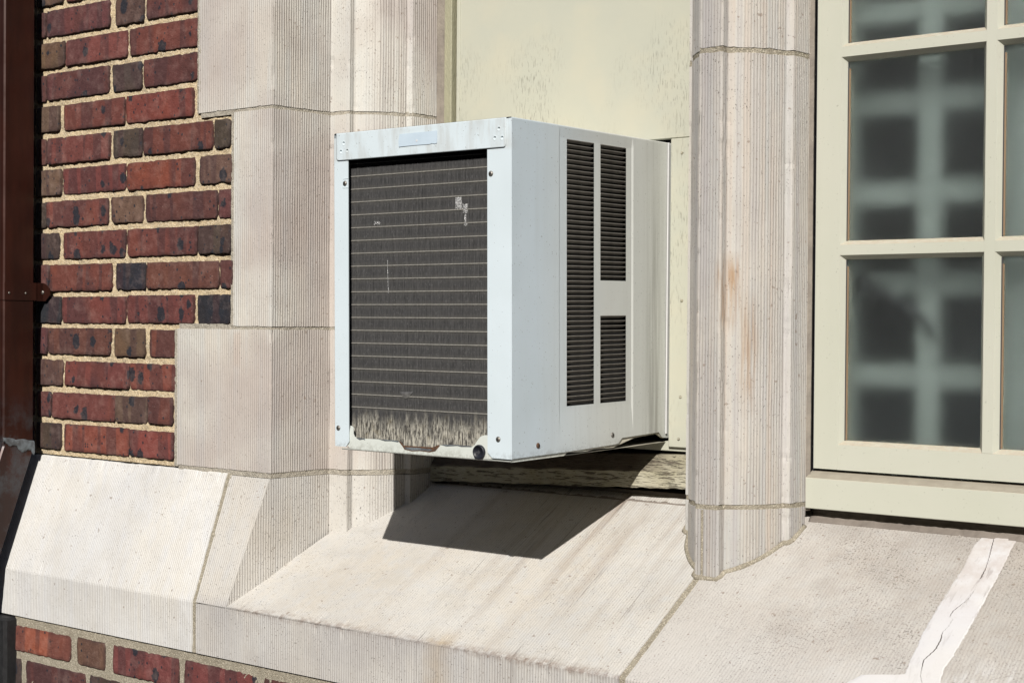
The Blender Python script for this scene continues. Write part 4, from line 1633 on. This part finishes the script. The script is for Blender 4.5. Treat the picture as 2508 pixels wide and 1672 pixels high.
for (u, v) in [(24.4, 83.5), (331.3, 84.0), (7.7, 489.0), (345.1, 490.2)]:
    screw_at(mm(u, v), (0, -1, 0))
# small notched flaps around the two upper screws
mb = MB()
mb.prism([(19.5, 75.5), (31.7, 75.0), (31.7, 76.0), (20.5, 76.4), (20.5, 90), (31.7, 90.5), (31.7, 91.2), (19.5, 91)], fn, -.0007, .0)
acp(mb, 'flap_edge', M_enamel)
for (u, v) in [(66.6, 503.2), (276.3, 500.8)]:
    screw_at((W_, u / 1000, H_ - v / 1000), (1, 0, 0), M_rust if u < 100 else M_screw)

# ------------------------------------------------------------------ downpipe
pipe = thing('downpipe', (-2.8, -.07, -.3), 'dark brown square metal downpipe at the left edge', 'downpipe')
PX = -2.7491


def pipe_section(mb, path_f, path_b, x0, x1, bev=.003):
    """front edge path and back edge path in (y,z), same length; width x0..x1"""
    vs = []
    for (yf, zf), (yb, zb) in zip(path_f, path_b):
        vs += [(x0, yf + bev, zf), (x0 + bev, yf, zf), (x1 - bev, yf, zf), (x1, yf + bev, zf), (x1, yb - bev, zb), (x1 - bev, yb, zb), (x0 + bev, yb, zb), (x0, yb - bev, zb)]
    fs = []
    for i in range(len(path_f) - 1):
        for k in range(8):
            j = (k + 1) % 8
            fs.append((i * 8 + k, i * 8 + j, (i + 1) * 8 + j, (i + 1) * 8 + k))
    fs.append(tuple(range(8)))
    fs.append(tuple((len(path_f) - 1) * 8 + k for k in range(8))[::-1])
    mb.add(vs, fs)


mb = MB()
pipe_section(mb, [(-.1031, 1.75), (-.1031, .2465)], [(-.0290, 1.75), (-.0290, .2465)], -2.86, PX)
acp_ = mb.build('pipe', M_copper, pipe)
mb = MB()
pipe_section(mb, [(-.1018, .262), (-.1018, .236), (-.262, -.20), (-.268, -.26), (-.268, -.50)], [(-.0302, .262), (-.0270, .224), (-.1850, -.205), (-.192, -.26), (-.192, -.50)], -2.857, PX - .0018)
mb.build('offset_bend', M_copper, pipe)
mb = MB()
gy = np.linspace(-.1045, -.0275, 40)
gz = np.linspace(0, 1, 14)
vs = []
for y in gy:
    tt = (y + .1045) / .077
    top = .2545 - .010 * tt + .006 * (fnoise(np.array([[y * 55, 1.]]), 3)[0] - .5)
    low = .2440 - .026 * tt + .022 * (fnoise(np.array([[y * 70, 5.]]), 5)[0] - .5)
    for q in gz:
        z = low + (top - low) * q
        bulge = .0022 * math.sin(math.pi * q) ** .6 * (.5 + fnoise(np.array([[y * 120, z * 120]]), 9)[0])
        vs.append((PX + .0002 + bulge - (.0016 if q in (0, 1) else 0), y, z))
nq = len(gz)
mb.add(vs, [(a * nq + b, (a + 1) * nq + b, (a + 1) * nq + b + 1, a * nq + b + 1) for a in range(len(gy) - 1) for b in range(nq - 1)])
mb.build('solder_seam', M_solder, pipe, True)
mb = MB()
pipe_section(mb, [(-.1048, .5800), (-.1048, .5425)], [(-.020, .5800), (-.020, .5425)], -2.862, PX + .0018, .0025)
strap = mb.build('strap', M_copper, pipe)
mb = MB()
mb.prism([(PX - .01, .5803), (-2.7427, .5790), (-2.7325, .5740), (-2.7235, .5625), (-2.7235, .5540), (-2.7385, .5415), (PX - .01, .5410)], lambda p, t: (p[0], t, p[1]), -.0085, -.0065)
mb.box((PX - .0002, -.024, .5415), (PX + .0018, -.0066, .5800))
mb.build('strap_flange', M_copper, pipe)
for y in (-.0910, -.0508):
    mb = MB()
    mb.lathe([(.0026, 0), (.0024, .0008), (.0012, .0014)], (PX + .0018, y, .5575), (1, 0, 0), 12)
    mb.build('rivet', M_screw, pipe, True)
mb = MB()
mb.lathe([(.0045, 0), (.0045, .0008), (.0036, .0022), (.001, .0028)], (-2.7475, -.0085, .5600), (0, -1, 0), 14)
mb.build('screw', M_screw, pipe, True)

# black block at the foot of the pipe
mb = MB()
mb.box((-2.95, -.108, -.62), (-2.7340, -.0700, -.1225), .006)
blk = mb.build('metal_box', M_iron, None)
tag(blk, 'black pitted metal box below the left end of the sill', 'metal box')
